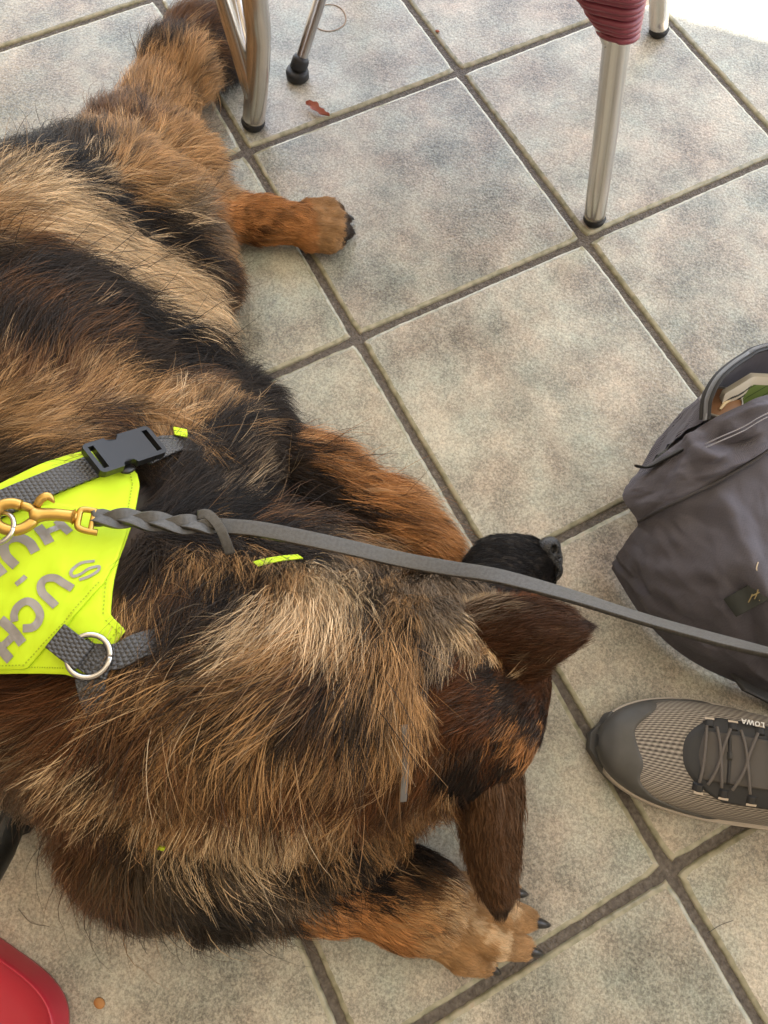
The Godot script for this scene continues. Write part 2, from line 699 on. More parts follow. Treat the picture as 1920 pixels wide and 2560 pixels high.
func grow(p: Vector3, n: Vector3, region: int, area: float) -> void:
	if n.y < -0.35 or p.y < 0.003 or p.x < -0.70:
		return
	var map: Dictionary = maps[1 if region == 1 or region == 8 else (2 if region == 5 else 0)]
	var at := map_at(p.x, p.z)
	var l0: float = map.len[at]
	if region == 5 or region == 3 or region == 1:
		l0 *= 1.15 if l0 < 0.026 else 1.0
	if region == 4:
		l0 *= 0.95
	if region >= 8:
		l0 = 0.0065
	var want := area * 19.0 / (l0 * 9.0 * 0.00062 * clampf(l0 / 0.03, 0.55, 1.0))
	var count := int(want) + (1 if rng.randf() < want - int(want) else 0)
	for i in count:
		var q := p + Vector3(rng.randf_range(-0.5, 0.5), 0, rng.randf_range(-0.5, 0.5)) * CELL
		q -= n * n.dot(q - p)
		if q.y > 0.1 and Geometry2D.is_point_in_polygon(Vector2(q.x, q.z), vest_poly):
			continue
		# colours run into one another in ragged locks
		var wob := Vector3(noise.get_noise_3d(q.x * 34.0, q.y * 34.0, q.z * 34.0), 0, noise.get_noise_3d(q.x * 34.0 + 50.0, q.y * 34.0, q.z * 34.0))
		var jit := 0.2 if region >= 8 else 1.0
		var at2 := map_at(q.x + (wob.x * 0.016 + rng.randfn() * 0.0075) * jit, q.z + (wob.z * 0.016 + rng.randfn() * 0.0075) * jit)
		var c: Color = (map.dye[map.near[at2]] as Color).lerp(map.tint[at2], 0.22)
		var m := noise.get_noise_3d(q.x * 60.0, q.y * 60.0 + 20.0, q.z * 60.0)
		c = c * (1.06 + 0.5 * m + rng.randf_range(-0.14, 0.14))
		var roll := rng.randf()
		if region == 5 and roll < 0.10:
			c = c.lerp(Color(0.13, 0.115, 0.10), 0.5)
		if l0 > 0.03 and roll < 0.07:
			c = c.lerp(DYE["K"], 0.8)
		elif l0 > 0.03 and roll > 0.955 and c.r > 0.06:
			c = c.lerp(Color(0.70, 0.53, 0.33), 0.4)
		var d: Vector3 = map.dir[map_at(q.x + rng.randfn() * 0.004, q.z + rng.randfn() * 0.004)]
		d = d + Vector3(rng.randfn(), rng.randfn() * 0.5, rng.randfn()) * 0.10
		d = d.rotated(n, 0.5 * noise.get_noise_3d(q.x * 11.0, q.y * 13.0 + 7.0, q.z * 13.0) + 0.25 * noise.get_noise_3d(q.x * 28.0 + 9.0, q.y * 30.0, q.z * 30.0))
		d -= n * n.dot(d)
		if d.length() < 0.05:
			continue
		d = d.normalized()
		# streaks of darker and paler locks along the lie of the coat
		var st := noise.get_noise_3d(q.dot(d) * 16.0, q.dot(n.cross(d)) * 75.0, region * 7.0)
		if l0 > 0.012 and region < 8:
			c = c * (1.0 + 0.6 * st) * (1.2 if region == 4 else 1.0)
			if st < -0.28:
				c = c.lerp(DYE["K"], 0.55)
		var l := l0 * rng.randf_range(0.75, 1.2)
		if q.y + d.y * l < 0.008:
			d.y = (0.008 - q.y) / l
			d = d.normalized()
		if q.y > 0.1 and Geometry2D.is_point_in_polygon(Vector2(q.x + d.x * l, q.z + d.z * l), vest_poly):
			l *= 0.45
			if Geometry2D.is_point_in_polygon(Vector2(q.x + d.x * l, q.z + d.z * l), vest_poly):
				continue
		if l0 < 0.0285:
			add_lock(6 + rng.randi() % 2, q, n, d, l, c, 1.0 if l0 < 0.018 else 0.8)
		else:
			add_lock(rng.randi() % 6, q, n, d, l, c)
			if rng.randf() < 0.085:
				add_lock(8, q, (n + d * 0.3).normalized(), (d + n * rng.randf_range(0.0, 0.5) + Vector3(rng.randfn(), 0, rng.randfn()) * 0.25).normalized(), l * rng.randf_range(1.0, 1.5), c.lerp(DYE["K"], 0.5) if rng.randf() < 0.95 else Color(0.55, 0.41, 0.25))

func build_dog() -> void:
	dog = thing("dog", "long-haired sable shepherd dog lying asleep on the tiles in a yellow vest", "dog")
	body_field()
	for e in [VEST_TOP, VEST_RIGHT]:
		for i in 12:
			vest_poly.append(polyline(e, i / 12.0))
	for i in 12:
		vest_poly.append(polyline(VEST_BOTTOM, 1.0 - i / 12.0))
	for i in 4:
		vest_poly.append(polyline(VEST_LEFT, 1.0 - i / 4.0))
	maps = [coat_map(COAT_0), coat_map(COAT_1), coat_map(COAT_2)]
	for i in 9:
		locks.append(PackedFloat32Array())
	# skin as surface nets
	var nx := g_n.x
	var nxy := g_n.x * g_n.y
	var slot := PackedInt32Array()
	slot.resize(g_f.size())
	slot.fill(-1)
	var pts := PackedVector3Array()
	var cellid := PackedInt32Array()
	var off := [0, 1, nx, nx + 1, nxy, nxy + 1, nxy + nx, nxy + nx + 1]
	var edges := [[0, 1], [2, 3], [4, 5], [6, 7], [0, 2], [1, 3], [4, 6], [5, 7], [0, 4], [1, 5], [2, 6], [3, 7]]
	var corner := []
	for k in 8:
		corner.append(Vector3(k & 1, (k >> 1) & 1, (k >> 2) & 1))
	for z in g_n.z - 1:
		for y in g_n.y - 1:
			var a := z * nxy + y * nx - 1
			for x in nx - 1:
				a += 1
				var f0 := g_f[a]
				if f0 > 0.02 or f0 < -0.02:
					continue
				var inside := 0
				for k in 8:
					if g_f[a + off[k]] < 0.0:
						inside += 1
				if inside == 0 or inside == 8:
					continue
				var sum := Vector3.ZERO
				var cnt := 0
				for e in edges:
					var u: float = g_f[a + off[e[0]]]
					var v: float = g_f[a + off[e[1]]]
					if (u < 0.0) != (v < 0.0):
						sum += (corner[e[0]] as Vector3).lerp(corner[e[1]], u / (u - v))
						cnt += 1
				slot[a] = pts.size()
				cellid.append(a)
				pts.append(g_min + (Vector3(x, y, z) + sum / cnt) * CELL)
	var idx := PackedInt32Array()
	for i in pts.size():
		var a := cellid[i]
		var f0 := g_f[a] < 0.0
		# edges along x, y, z that start at this cell's corner
		for ax in 3:
			var st: int = [1, nx, nxy][ax]
			if f0 == (g_f[a + st] < 0.0):
				continue
			var s1: int = [nx, nxy, 1][ax]
			var s2: int = [nxy, 1, nx][ax]
			var q0 := slot[a]
			var q1 := slot[a - s1]
			var q2 := slot[a - s1 - s2]
			var q3 := slot[a - s2]
			if q1 < 0 or q2 < 0 or q3 < 0:
				continue
			if f0:
				idx.append_array([q0, q3, q1, q1, q3, q2])
			else:
				idx.append_array([q0, q1, q3, q1, q2, q3])
	# keep the skin above the floor
	for i in pts.size():
		if pts[i].y < 0.002:
			pts[i].y = 0.002
	var cols := PackedColorArray()
	cols.resize(pts.size())
	for i in pts.size():
		var reg := g_r[cellid[i]]
		cols[i] = maps[1 if reg == 1 else (2 if reg == 5 else 0)].tint[map_at(pts[i].x, pts[i].z)] * 0.75
	var skin_n := solid(pts, idx).surface_get_arrays(0)[Mesh.ARRAY_NORMAL] as PackedVector3Array
	# hair grows from every patch of skin
	for i in range(0, idx.size(), 6):
		var a := pts[idx[i]]
		var b := pts[idx[i + 1]]
		var c := pts[idx[i + 2]]
		var e := pts[idx[i + 5]]
		var area := ((b - a).cross(c - a).length() + (b - e).cross(c - e).length()) * 0.5
		grow((b + c) * 0.5, skin_n[idx[i]].lerp(skin_n[idx[i + 5]], 0.5).normalized(), g_r[cellid[idx[i]]], area)
	for region in [8, 9]:
		paw(region, pts, idx, cols)
	# the ears: curved leaves with thickness, joined to the same skin
	for e in 2:
		ear(EARS[e], e, pts, idx, cols)
	var skin := mat(Color(1, 1, 1), 0.8)
	skin.vertex_color_use_as_albedo = true
	part("body", solid(pts, idx, cols), skin, dog)
	var hair := mat(Color(1, 1, 1), 0.46, 0.0, 0.30)
	hair.vertex_color_use_as_albedo = true
	var shapes := [
		lock_mesh(11, 26, 0.0043, 0.20, 0.24, 0.07, 0.0, 0.08), lock_mesh(12, 26, 0.0043, 0.20, 0.28, 0.08, 0.14, 0.10), lock_mesh(13, 26, 0.0043, 0.20, 0.28, 0.08, -0.14, 0.10),
		lock_mesh(14, 26, 0.0043, 0.18, 0.20, 0.12, 0.07, 0.22), lock_mesh(15, 26, 0.0043, 0.18, 0.24, 0.12, -0.07, 0.18), lock_mesh(16, 20, 0.0043, 0.12, 0.32, 0.05, 0.09, 0.05),
		lock_mesh(17, 18, 0.0120, 0.28, 0.26, 0.14, 0.05, 0.06), lock_mesh(18, 18, 0.0120, 0.28, 0.22, 0.14, -0.05, 0.12), lock_mesh(19, 3, 0.0042, 0.06, 0.30, 0.30, 0.15, 0.0)]
	for v in locks.size():
		var b: PackedFloat32Array = locks[v]
		if b.is_empty():
			continue
		var mm := MultiMesh.new()
		mm.transform_format = MultiMesh.TRANSFORM_3D
		mm.use_colors = true
		mm.mesh = shapes[v]
		mm.instance_count = b.size() / 16
		mm.buffer = b
		var o := MultiMeshInstance3D.new()
		o.name = "fur"
		o.multimesh = mm
		o.material_override = hair
		dog.add_child(o, true)
		o.set_meta("kind", "stuff")
	locks.clear()
	# nose leather with two nostrils
	dog_nose()
	var horn := mat(Color(0.02, 0.018, 0.017), 0.35)
	for q in CLAWS:
		var a: Vector3 = q[0]
		var b: Vector3 = q[1]
		var path := []
		for i in 7:
			var t := i / 6.0
			path.append(a.lerp(b, t) + Vector3.UP * 0.004 * sin(t * PI))
		part("claw", tube(path, [0.0040, 0.0046, 0.0046, 0.0042, 0.0035, 0.0025, 0.0008], 10), horn, dog)

# toes on a finer grid, joined to the same skin
func paw(region: int, pts: PackedVector3Array, idx: PackedInt32Array, cols: PackedColorArray) -> void:
	var cell := 0.0034
	var lo := Vector3(9, 9, 9)
	var hi := -lo
	var mine := []
	for q in BONES:
		if q[8] == region:
			mine.append(q)
			for e in 2:
				var c := Vector3(q[e * 4], q[e * 4 + 1], q[e * 4 + 2])
				lo = lo.min(c - Vector3.ONE * 0.03)
				hi = hi.max(c + Vector3.ONE * 0.03)
	var n := Vector3i(((hi - lo) / cell).ceil())
	var f := PackedFloat32Array()
	f.resize(n.x * n.y * n.z)
	var at := 0
	for z in n.z:
		for y in n.y:
			for x in n.x:
				var p := lo + Vector3(x, y, z) * cell
				var d := 9.0
				for q in mine:
					var a := Vector3(q[0], q[1], q[2])
					var b := Vector3(q[4], q[5], q[6]) - a
					var h := clampf((p - a).dot(b) / b.length_squared(), 0, 1)
					var e: float = (p - a - b * h).length() - lerpf(q[3], q[7], h)
					var s := clampf(0.5 + 0.5 * (e - d) / 0.003, 0, 1)
					d = lerpf(e, d, s) - 0.003 * s * (1 - s)
				f[at] = d
				at += 1
	var arr := nets(f, n, lo, cell).surface_get_arrays(0)
	var v: PackedVector3Array = arr[Mesh.ARRAY_VERTEX]
	var nn: PackedVector3Array = arr[Mesh.ARRAY_NORMAL]
	var ii: PackedInt32Array = arr[Mesh.ARRAY_INDEX]
	var base := pts.size()
	for p in v:
		pts.append(Vector3(p.x, maxf(p.y, 0.002), p.z))
		cols.append(maps[1 if region == 8 else 0].tint[map_at(p.x, p.z)] * 0.75)
	for k in ii:
		idx.append(base + k)
	for k in range(0, ii.size(), 6):
		var b := v[ii[k + 1]]
		var c := v[ii[k + 2]]
		var area := (b - v[ii[k]]).cross(c - v[ii[k]]).length()
		grow((b + c) * 0.5, nn[ii[k]], region, area)

func ear(rows: Array, which: int, pts: PackedVector3Array, idx: PackedInt32Array, cols: PackedColorArray) -> void:
	var nr := 15
	var nc := 11
	var base := pts.size()
	var grid := []
	for r in nr:
		var t := float(r) / (nr - 1)
		var line := []
		var tri := []
		for k in 3:
			var lane := []
			for w in rows:
				lane.append(w[k])
			tri.append(spline(lane, t))
		for c in nc:
			line.append(spline(tri, float(c) / (nc - 1)))
		grid.append(line)
	var nor := []
	for r in nr:
		var line := []
		for c in nc:
			var du: Vector3 = grid[mini(r + 1, nr - 1)][c] - grid[maxi(r - 1, 0)][c]
			var dv: Vector3 = grid[r][mini(c + 1, nc - 1)] - grid[r][maxi(c - 1, 0)]
			if dv.length() < 0.001:
				dv = grid[nr - 3][nc - 1] - grid[nr - 3][0]
			var n := du.cross(dv).normalized()
			if n.y < 0:
				n = -n
			line.append(n)
		nor.append(line)
	for side in 2:
		for r in nr:
			for c in nc:
				var edge := sin(PI * c / (nc - 1.0))
				var th := 0.0005 + 0.0022 * edge * (1.0 - 0.6 * r / nr)
				pts.append(grid[r][c] + nor[r][c] * (th if side == 0 else -th))
				cols.append(DYE["R"] if side == 0 else Color(0.20, 0.14, 0.10))
	idx.append_array(sheet_idx(nr, nc, false, which == 1, base))
	idx.append_array(sheet_idx(nr, nc, false, which == 0, base + nr * nc))
	if which == 0:
		# pale fringe along the rim and a few long hairs below the ear
		for i in 150:
			var t := rng.randf() * 0.5
			var p: Vector3 = grid[int(t * (nr - 1))][0]
			var q: Vector3 = grid[int(t * (nr - 1)) + 1][0]
			var d := (q - p).normalized() * 0.7 + (p - (grid[int(t * (nr - 1))][4] as Vector3)).normalized() * 0.8 + Vector3(rng.randfn(), rng.randfn(), rng.randfn()) * 0.2
			add_lock(6, p.lerp(q, rng.randf()), Vector3.UP, d, rng.randf_range(0.010, 0.017), DYE["C"] * rng.randf_range(0.4, 0.9) if t < 0.28 else DYE["R"] * 1.3)
		for i in 9:
			var p: Vector3 = grid[2][nc - 1] + Vector3(rng.randf_range(-0.012, 0.012), 0.012, rng.randf_range(-0.004, 0.008))
			var d: Vector3 = ((grid[9][nc - 1] as Vector3) - p).normalized() + Vector3(0, 0.12, 0)
			add_lock(8, p, Vector3.UP, d, rng.randf_range(0.035, 0.055), Color(0.62, 0.47, 0.30), 0.7)
	for r in nr - 1:
		for c in nc - 1:
			var a: Vector3 = grid[r][c]
			var area: float = (grid[r + 1][c] - a).cross(grid[r][c + 1] - a).length()
			var flow: Vector3 = (grid[mini(r + 2, nr - 1)][c] - a)
			var want := area * 300000.0
			var count := int(want) + (1 if rng.randf() < want - int(want) else 0)
			var t := float(r) / (nr - 1)
			for i in count:
				var u := rng.randf()
				var v := rng.randf()
				var p: Vector3 = (a.lerp(grid[r][c + 1], u)).lerp((grid[r + 1][c] as Vector3).lerp(grid[r + 1][c + 1], u), v)
				var n: Vector3 = nor[r][c]
				var cc := (c + u) / (nc - 1)
				var dye: Color = DYE["R"].lerp(DYE["D"], 0.5) if which == 0 else DYE["D"].lerp(DYE["B"], 0.75)
				if which == 0 and t < 0.16 and cc < 0.35 and rng.randf() < 0.6:
					dye = DYE["G"]
				if t > 0.78:
					dye = dye.lerp(DYE["K"], 0.6)
				dye = dye * rng.randf_range(0.6, 1.5)
				if rng.randf() < 0.12:
					dye = dye.lerp(DYE["G"], 0.3)
				var d := flow.normalized() + Vector3(rng.randfn(), rng.randfn(), rng.randfn()) * 0.15
				var out: Vector3 = (grid[r][nc - 1] - grid[r][0]).normalized()
				d += out * (cc - 0.5) * 0.5
				d -= n * n.dot(d)
				add_lock(6 + rng.randi() % 2, p + n * 0.002, n, d, rng.randf_range(0.011, 0.018) * (1.4 if t < 0.2 else (0.6 if t > 0.7 else 1.0)), dye)
				if rng.randf() < 0.3:
					add_lock(6, p - n * 0.002, -n, d, 0.010, DYE["B"])

func dog_nose() -> void:
	# a small smooth field: two wings, a bridge, carved nostrils
	var c: Vector3 = NOSE[1]
	var cell := 0.0016
	var n := 40
	var lo := c - Vector3.ONE * cell * n * 0.5
	var axis: Vector3 = (NOSE[1] - NOSE[3]).normalized()
	var across: Vector3 = (NOSE[2] - NOSE[0]).normalized()
	var up := across.cross(axis).normalized()
	if up.y < 0:
		up = -up
	var f := PackedFloat32Array()
	f.resize(n * n * n)
	for z in n:
		for y in n:
			for x in n:
				var p := lo + Vector3(x, y, z) * cell - c
				var q := Vector3(p.dot(across), p.dot(up), p.dot(axis) + 0.003)
				var d := (q / Vector3(0.0205, 0.0155, 0.0150)).length() - 1.0
				d *= 0.014
				for s in [-1.0, 1.0]:
					var w := (q - Vector3(s * 0.0110, 0.001, 0.004))
					var dw := (w / Vector3(0.0115, 0.0125, 0.0120)).length() - 1.0
					d = minf(d, dw * 0.01)
				for s in [-1.0, 1.0]:
					var w := q - Vector3(s * 0.0105, 0.004, 0.0160)
					var dn := (w / Vector3(0.0045, 0.0032, 0.0075)).length() - 1.0
					d = maxf(d, -dn * 0.003)
				d = maxf(d, -((q - Vector3(0, -0.004, 0.0165)) / Vector3(0.0010, 0.012, 0.004)).length() * 0.004 + 0.004)
				f[(z * n + y) * n + x] = d
	var m := nets(f, Vector3i(n, n, n), lo, cell)
	var leather := mat(Color(0.016, 0.016, 0.018), 0.33)
	leather.normal_enabled = true
	leather.normal_texture = noise_tex(0.12, null, 256, FastNoiseLite.TYPE_CELLULAR, 1, 3, true, 6.0)
	leather.uv1_triplanar = true
	leather.uv1_scale = Vector3(30, 30, 30)
	part("nose", m, leather, dog)

func nets(f: PackedFloat32Array, n: Vector3i, lo: Vector3, cell: float) -> ArrayMesh:
	var slot := PackedInt32Array()
	slot.resize(f.size())
	slot.fill(-1)
	var pts := PackedVector3Array()
	var ids := PackedInt32Array()
	var nx := n.x
	var nxy := n.x * n.y
	var off := [0, 1, nx, nx + 1, nxy, nxy + 1, nxy + nx, nxy + nx + 1]
	var edges := [[0, 1], [2, 3], [4, 5], [6, 7], [0, 2], [1, 3], [4, 6], [5, 7], [0, 4], [1, 5], [2, 6], [3, 7]]
	for z in n.z - 1:
		for y in n.y - 1:
			for x in n.x - 1:
				var a := z * nxy + y * nx + x
				var inside := 0
				for k in 8:
					if f[a + off[k]] < 0.0:
						inside += 1
				if inside == 0 or inside == 8:
					continue
				var sum := Vector3.ZERO
				var cnt := 0
				for e in edges:
					var u: float = f[a + off[e[0]]]
					var v: float = f[a + off[e[1]]]
					if (u < 0.0) != (v < 0.0):
						var p := Vector3(e[0] & 1, (e[0] >> 1) & 1, (e[0] >> 2) & 1)
						var q := Vector3(e[1] & 1, (e[1] >> 1) & 1, (e[1] >> 2) & 1)
						sum += p.lerp(q, u / (u - v))
						cnt += 1
				slot[a] = pts.size()
				ids.append(a)
				pts.append(lo + (Vector3(x, y, z) + sum / cnt) * cell)
	var idx := PackedInt32Array()
	for i in pts.size():
		var a := ids[i]
		var f0 := f[a] < 0.0
		for ax in 3:
			var st: int = [1, nx, nxy][ax]
			if f0 == (f[a + st] < 0.0):
				continue
			var s1: int = [nx, nxy, 1][ax]
			var s2: int = [nxy, 1, nx][ax]
			if a - s1 - s2 < 0:
				continue
			var q1 := slot[a - s1]
			var q2 := slot[a - s1 - s2]
			var q3 := slot[a - s2]
			if q1 < 0 or q2 < 0 or q3 < 0:
				continue
			if f0:
				idx.append_array([slot[a], q3, q1, q1, q3, q2])
			else:
				idx.append_array([slot[a], q1, q3, q1, q2, q3])
	return solid(pts, idx)

# ---------------------------------------------------------------- cloth and webbing
func weave_normal(kind: int) -> ImageTexture:
	var n := 64
	var im := Image.create(n, n, false, Image.FORMAT_L8)
	for y in n:
		for x in n:
			var v := 0.0
			if kind == 0:      # webbing: rows of short ribs, offset like bricks
				var cx := fmod(x + (8.0 if (y / 16) % 2 else 0.0), 16.0) / 16.0
				var cy := fmod(y, 16.0) / 16.0
				v = sin(cx * PI) * pow(sin(cy * PI), 0.7)
			else:              # twill: slanting ribs
				v = 0.5 + 0.5 * sin((x + y) * TAU / 8.0)
			im.set_pixel(x, y, Color(v, v, v))
	im.convert(Image.FORMAT_RGBA8)
	im.bump_map_to_normal_map(6.0 if kind == 0 else 3.0)
	return ImageTexture.create_from_image(im)

func webbing_mat() -> StandardMaterial3D:
	var m := mat(Color(0.085, 0.085, 0.088), 0.55)
	m.normal_enabled = true
	m.normal_texture = weave_normal(0)
	m.normal_scale = 1.2
	return m

# cloth patch between four border lines on the floor plan, lying on the coat, with thickness
func coat_cloth(top: Array, right: Array, bottom: Array, left: Array, off: float, thick: float, n: int) -> ArrayMesh:
	var pts := PackedVector3Array()
	var uvs := PackedVector2Array()
	var plan := []
	for r in n:
		var v := float(r) / (n - 1)
		for c in n:
			var u := float(c) / (n - 1)
			var l: Vector2 = polyline(left, v)
			var rr: Vector2 = polyline(right, v)
			var t: Vector2 = polyline(top, u)
			var b: Vector2 = polyline(bottom, u)
			var p := t * (1 - v) + b * v + l * (1 - u) + rr * u
			p -= (top[0] as Vector2) * (1 - u) * (1 - v) + (top[-1] as Vector2) * u * (1 - v) + (bottom[0] as Vector2) * (1 - u) * v + (bottom[-1] as Vector2) * u * v
			plan.append(p)
			uvs.append(p * 60.0)
	for i in plan.size():
		pts.append(on_vest(plan[i], off - 0.0165))
	var idx := sheet_idx(n, n, false)
	var m := pts.size()
	for i in m:
		pts.append(pts[i] - Vector3(0, thick, 0))
		uvs.append(uvs[i])
	idx.append_array(sheet_idx(n, n, false, true, m))
	for k in n - 1:
		for e in [[k, k + 1], [(n - 1) * n + k + 1, (n - 1) * n + k], [(k + 1) * n, k * n], [k * n + n - 1, (k + 1) * n + n - 1]]:
			idx.append_array([e[0], m + e[0], e[1], e[1], m + e[0], m + e[1]])
	return solid(pts, idx, PackedColorArray(), uvs)

# a band of webbing or print lying on the coat
func coat_band(line: Array, half: float, off_at: float, thick: float, n := 24, uv_per_m := 85.0, off_end := -1.0) -> ArrayMesh:
	var path := []
	var sides := []
	for i in n:
		var t := float(i) / (n - 1)
		var off := off_at if off_end < 0.0 else lerpf(off_at, off_end, smoothstep(0.45, 1.0, t))
		var p: Vector2 = spline(line, t)
		var q: Vector2 = spline(line, minf(t + 0.02, 1.0)) - spline(line, maxf(t - 0.02, 0.0))
		var s := Vector2(-q.y, q.x).normalized()
		var a := draped(p + s * half, off)
		var b := draped(p - s * half, off)
		var m := draped(p, off)
		path.append(Vector3(m.x, maxf(m.y, (a.y + b.y) * 0.5), m.z))
		sides.append((a - b).normalized())
	return strip(path, sides, half, thick, uv_per_m)

# printed stroke: many narrow cross lines so that it follows the cloth
func print_stroke(line: Array, half: float, off: float, n := 30) -> ArrayMesh:
	var pts := PackedVector3Array()
	for i in n:
		var t := float(i) / (n - 1)
		var p: Vector2 = spline(line, t)
		var q: Vector2 = spline(line, minf(t + 0.03, 1.0)) - spline(line, maxf(t - 0.03, 0.0))
		var s := Vector2(-q.y, q.x).normalized() * half
		for k in 5:
			pts.append(on_vest(p + s * (k - 2) * 0.5, off))
	return solid(pts, sheet_idx(n, 5, false, true))

var vest_h := {}
func vest_node(i: Vector2i) -> float:
	if not vest_h.has(i):
		vest_h[i] = drape(Vector2(i) * 0.006, 0.0165)
	return vest_h[i]

# height of the stiff cloth over the coat: evened out over a few centimetres
func vest_even(i: Vector2i) -> float:
	var h := 0.0
	for y in range(-2, 3):
		for x in range(-2, 3):
			h += vest_node(i + Vector2i(x, y))
	return maxf(h / 25.0 + 0.001, vest_node(i) - 0.0015)

func on_vest(p: Vector2, off: float) -> Vector3:
	var g := p / 0.006
	var i := Vector2i(g.floor())
	var f := g - Vector2(i)
	var h := lerpf(lerpf(vest_even(i), vest_even(i + Vector2i(1, 0)), f.x), lerpf(vest_even(i + Vector2i(0, 1)), vest_even(i + Vector2i(1, 1)), f.x), f.y)
	h += noise.get_noise_2d(p.x * 22.0, p.y * 22.0) * 0.0020 + noise.get_noise_2d(p.x * 55.0 + 9.0, p.y * 30.0) * 0.0010
	return Vector3(p.x, h + off, p.y)

func build_harness() -> void:
	var h := thing("dog_vest", "neon yellow search dog vest with grey straps on the dog's back", "dog vest")
	var neon := mat(Color(0.58, 0.80, 0.012), 0.7)
	neon.normal_enabled = true
	neon.normal_texture = weave_normal(1)
	neon.normal_scale = 0.25
	neon.uv1_scale = Vector3(4, 4, 4)
	part("vest", coat_cloth(VEST_TOP, VEST_RIGHT, VEST_BOTTOM, VEST_LEFT, 0.0165, 0.0018, 44), neon, h)
	var flap := part("flap", coat_cloth(FLAP_TOP, FLAP_RIGHT, FLAP_BOTTOM, FLAP_LEFT, 0.0185, 0.0016, 44), neon, h)
	var foil := mat(Color(0.30, 0.285, 0.275), 0.42, 0.25)
	for s in LETTERS:
		var o := part("letter_stroke", print_stroke(s[0], s[1] * 0.5, 0.0029), foil, flap)
		o.set_meta("label", "grey reflective lettering reading SUCH-HUND")
	var seam := mat(Color(0.34, 0.46, 0.01), 0.8)
	for q in [[FLAP_BOTTOM, -0.0022], [VEST_BOTTOM, -0.0035], [VEST_RIGHT, -0.0040]]:
		var sp := PackedVector3Array()
		var si := PackedInt32Array()
		for i in 60:
			var p0: Vector2 = polyline(q[0], i / 60.0)
			var p1: Vector2 = polyline(q[0], (i + 0.55) / 60.0)
			var sd0 := Vector2(-(p1 - p0).y, (p1 - p0).x).normalized()
			if sd0.dot(Vector2(-0.42, -0.18) - p0) < 0:
				sd0 = -sd0
			p0 -= sd0 * q[1]
			p1 -= sd0 * q[1]
			var w := sd0 * 0.0004
			var c0 := sp.size()
			var lift := 0.0028 if q[0] == FLAP_BOTTOM else 0.0007
			for v in [p0 - w, p0 + w, p1 + w, p1 - w]:
				sp.append(on_vest(v, lift))
			si.append_array([c0, c0 + 1, c0 + 2, c0, c0 + 2, c0 + 3])
		part("stitching", solid(sp, si), seam, h)
	var web := webbing_mat()
	part("strap", coat_band(STRAP_BACK, 0.0092, 0.0205, 0.0024), web, h)
	part("strap", coat_band(STRAP_SIDE, 0.0092, 0.0195, 0.0024, 24, 85.0, 0.004), web, h)
	part("strap", coat_band(STRAP_RING, 0.0088, 0.0225, 0.0024), web, h)
	part("strap", coat_band(STRAP_INNER, 0.0086, 0.0190, 0.0024), web, h)
	part("strap", coat_band(STRAP_NECK, 0.0080, 0.0190, 0.0024, 24, 85.0, 0.004), web, h)
	part("strap", coat_band(STRAP_CHEST, 0.0086, 0.0165, 0.0024, 24, 85.0, 0.004), web, h)
	part("vest_edge", coat_band(HARNESS_BIT, 0.0035, 0.012, 0.0010, 10), neon, h)
	part("vest_edge", coat_band(HARNESS_BIT2, 0.0018, 0.016, 0.0016, 6), neon, h)
	part("vest_edge", coat_band(HARNESS_BIT3, 0.0045, 0.017, 0.0016, 8), neon, h)
	# ring that gathers the straps
	var steel := mat(Color(0.55, 0.54, 0.52), 0.22, 1.0)
	var rc := draped(RING[0], 0.0215)
	var loop := []
	var gx := (drape(RING[0] + Vector2(0.012, 0), 0.02) - drape(RING[0] - Vector2(0.012, 0), 0.02)) / 0.024
	var gz := (drape(RING[0] + Vector2(0, 0.012), 0.02) - drape(RING[0] - Vector2(0, 0.012), 0.02)) / 0.024
	for i in 41:
		var a := TAU * i / 40.0
		var d := Vector2(cos(a), sin(a)) * 0.0130
		loop.append(rc + Vector3(d.x, d.x * gx + d.y * gz, d.y))
	part("ring", tube(loop, [0.0019], 10), steel, h)
	var pts := PackedVector3Array()
	# side-release buckle
	var a3 := draped(BUCKLE[0], 0.0225)
	var b3 := draped(BUCKLE[1], 0.0225)
	var ax := (b3 - a3).normalized()
	var sd := ax.cross(Vector3.UP).normalized()
	var l2 := draped(BUCKLE[0].lerp(BUCKLE[1], 0.5) + Vector2(sd.x, sd.z) * 0.012, 0.02)
	var l3 := draped(BUCKLE[0].lerp(BUCKLE[1], 0.5) - Vector2(sd.x, sd.z) * 0.012, 0.02)
	sd = (l2 - l3).normalized()
	sd = (sd - ax * ax.dot(sd)).normalized()
	var up := sd.cross(ax).normalized()
	if up.y < 0:
		up = -up
		sd = -sd
	var black := mat(Color(0.014, 0.014, 0.015), 0.34)
	var half := a3.distance_to(b3) * 0.5
	var bk := buckle(half)
	bk.material_override = black
	h.add_child(bk, true)
	bk.basis = Basis(ax, up, -sd if ax.cross(up).dot(-sd) > 0 else sd)
	bk.scale = Vector3(1, 0.72, 1)
	bk.position = (a3 + b3) * 0.5 + up * 0.001

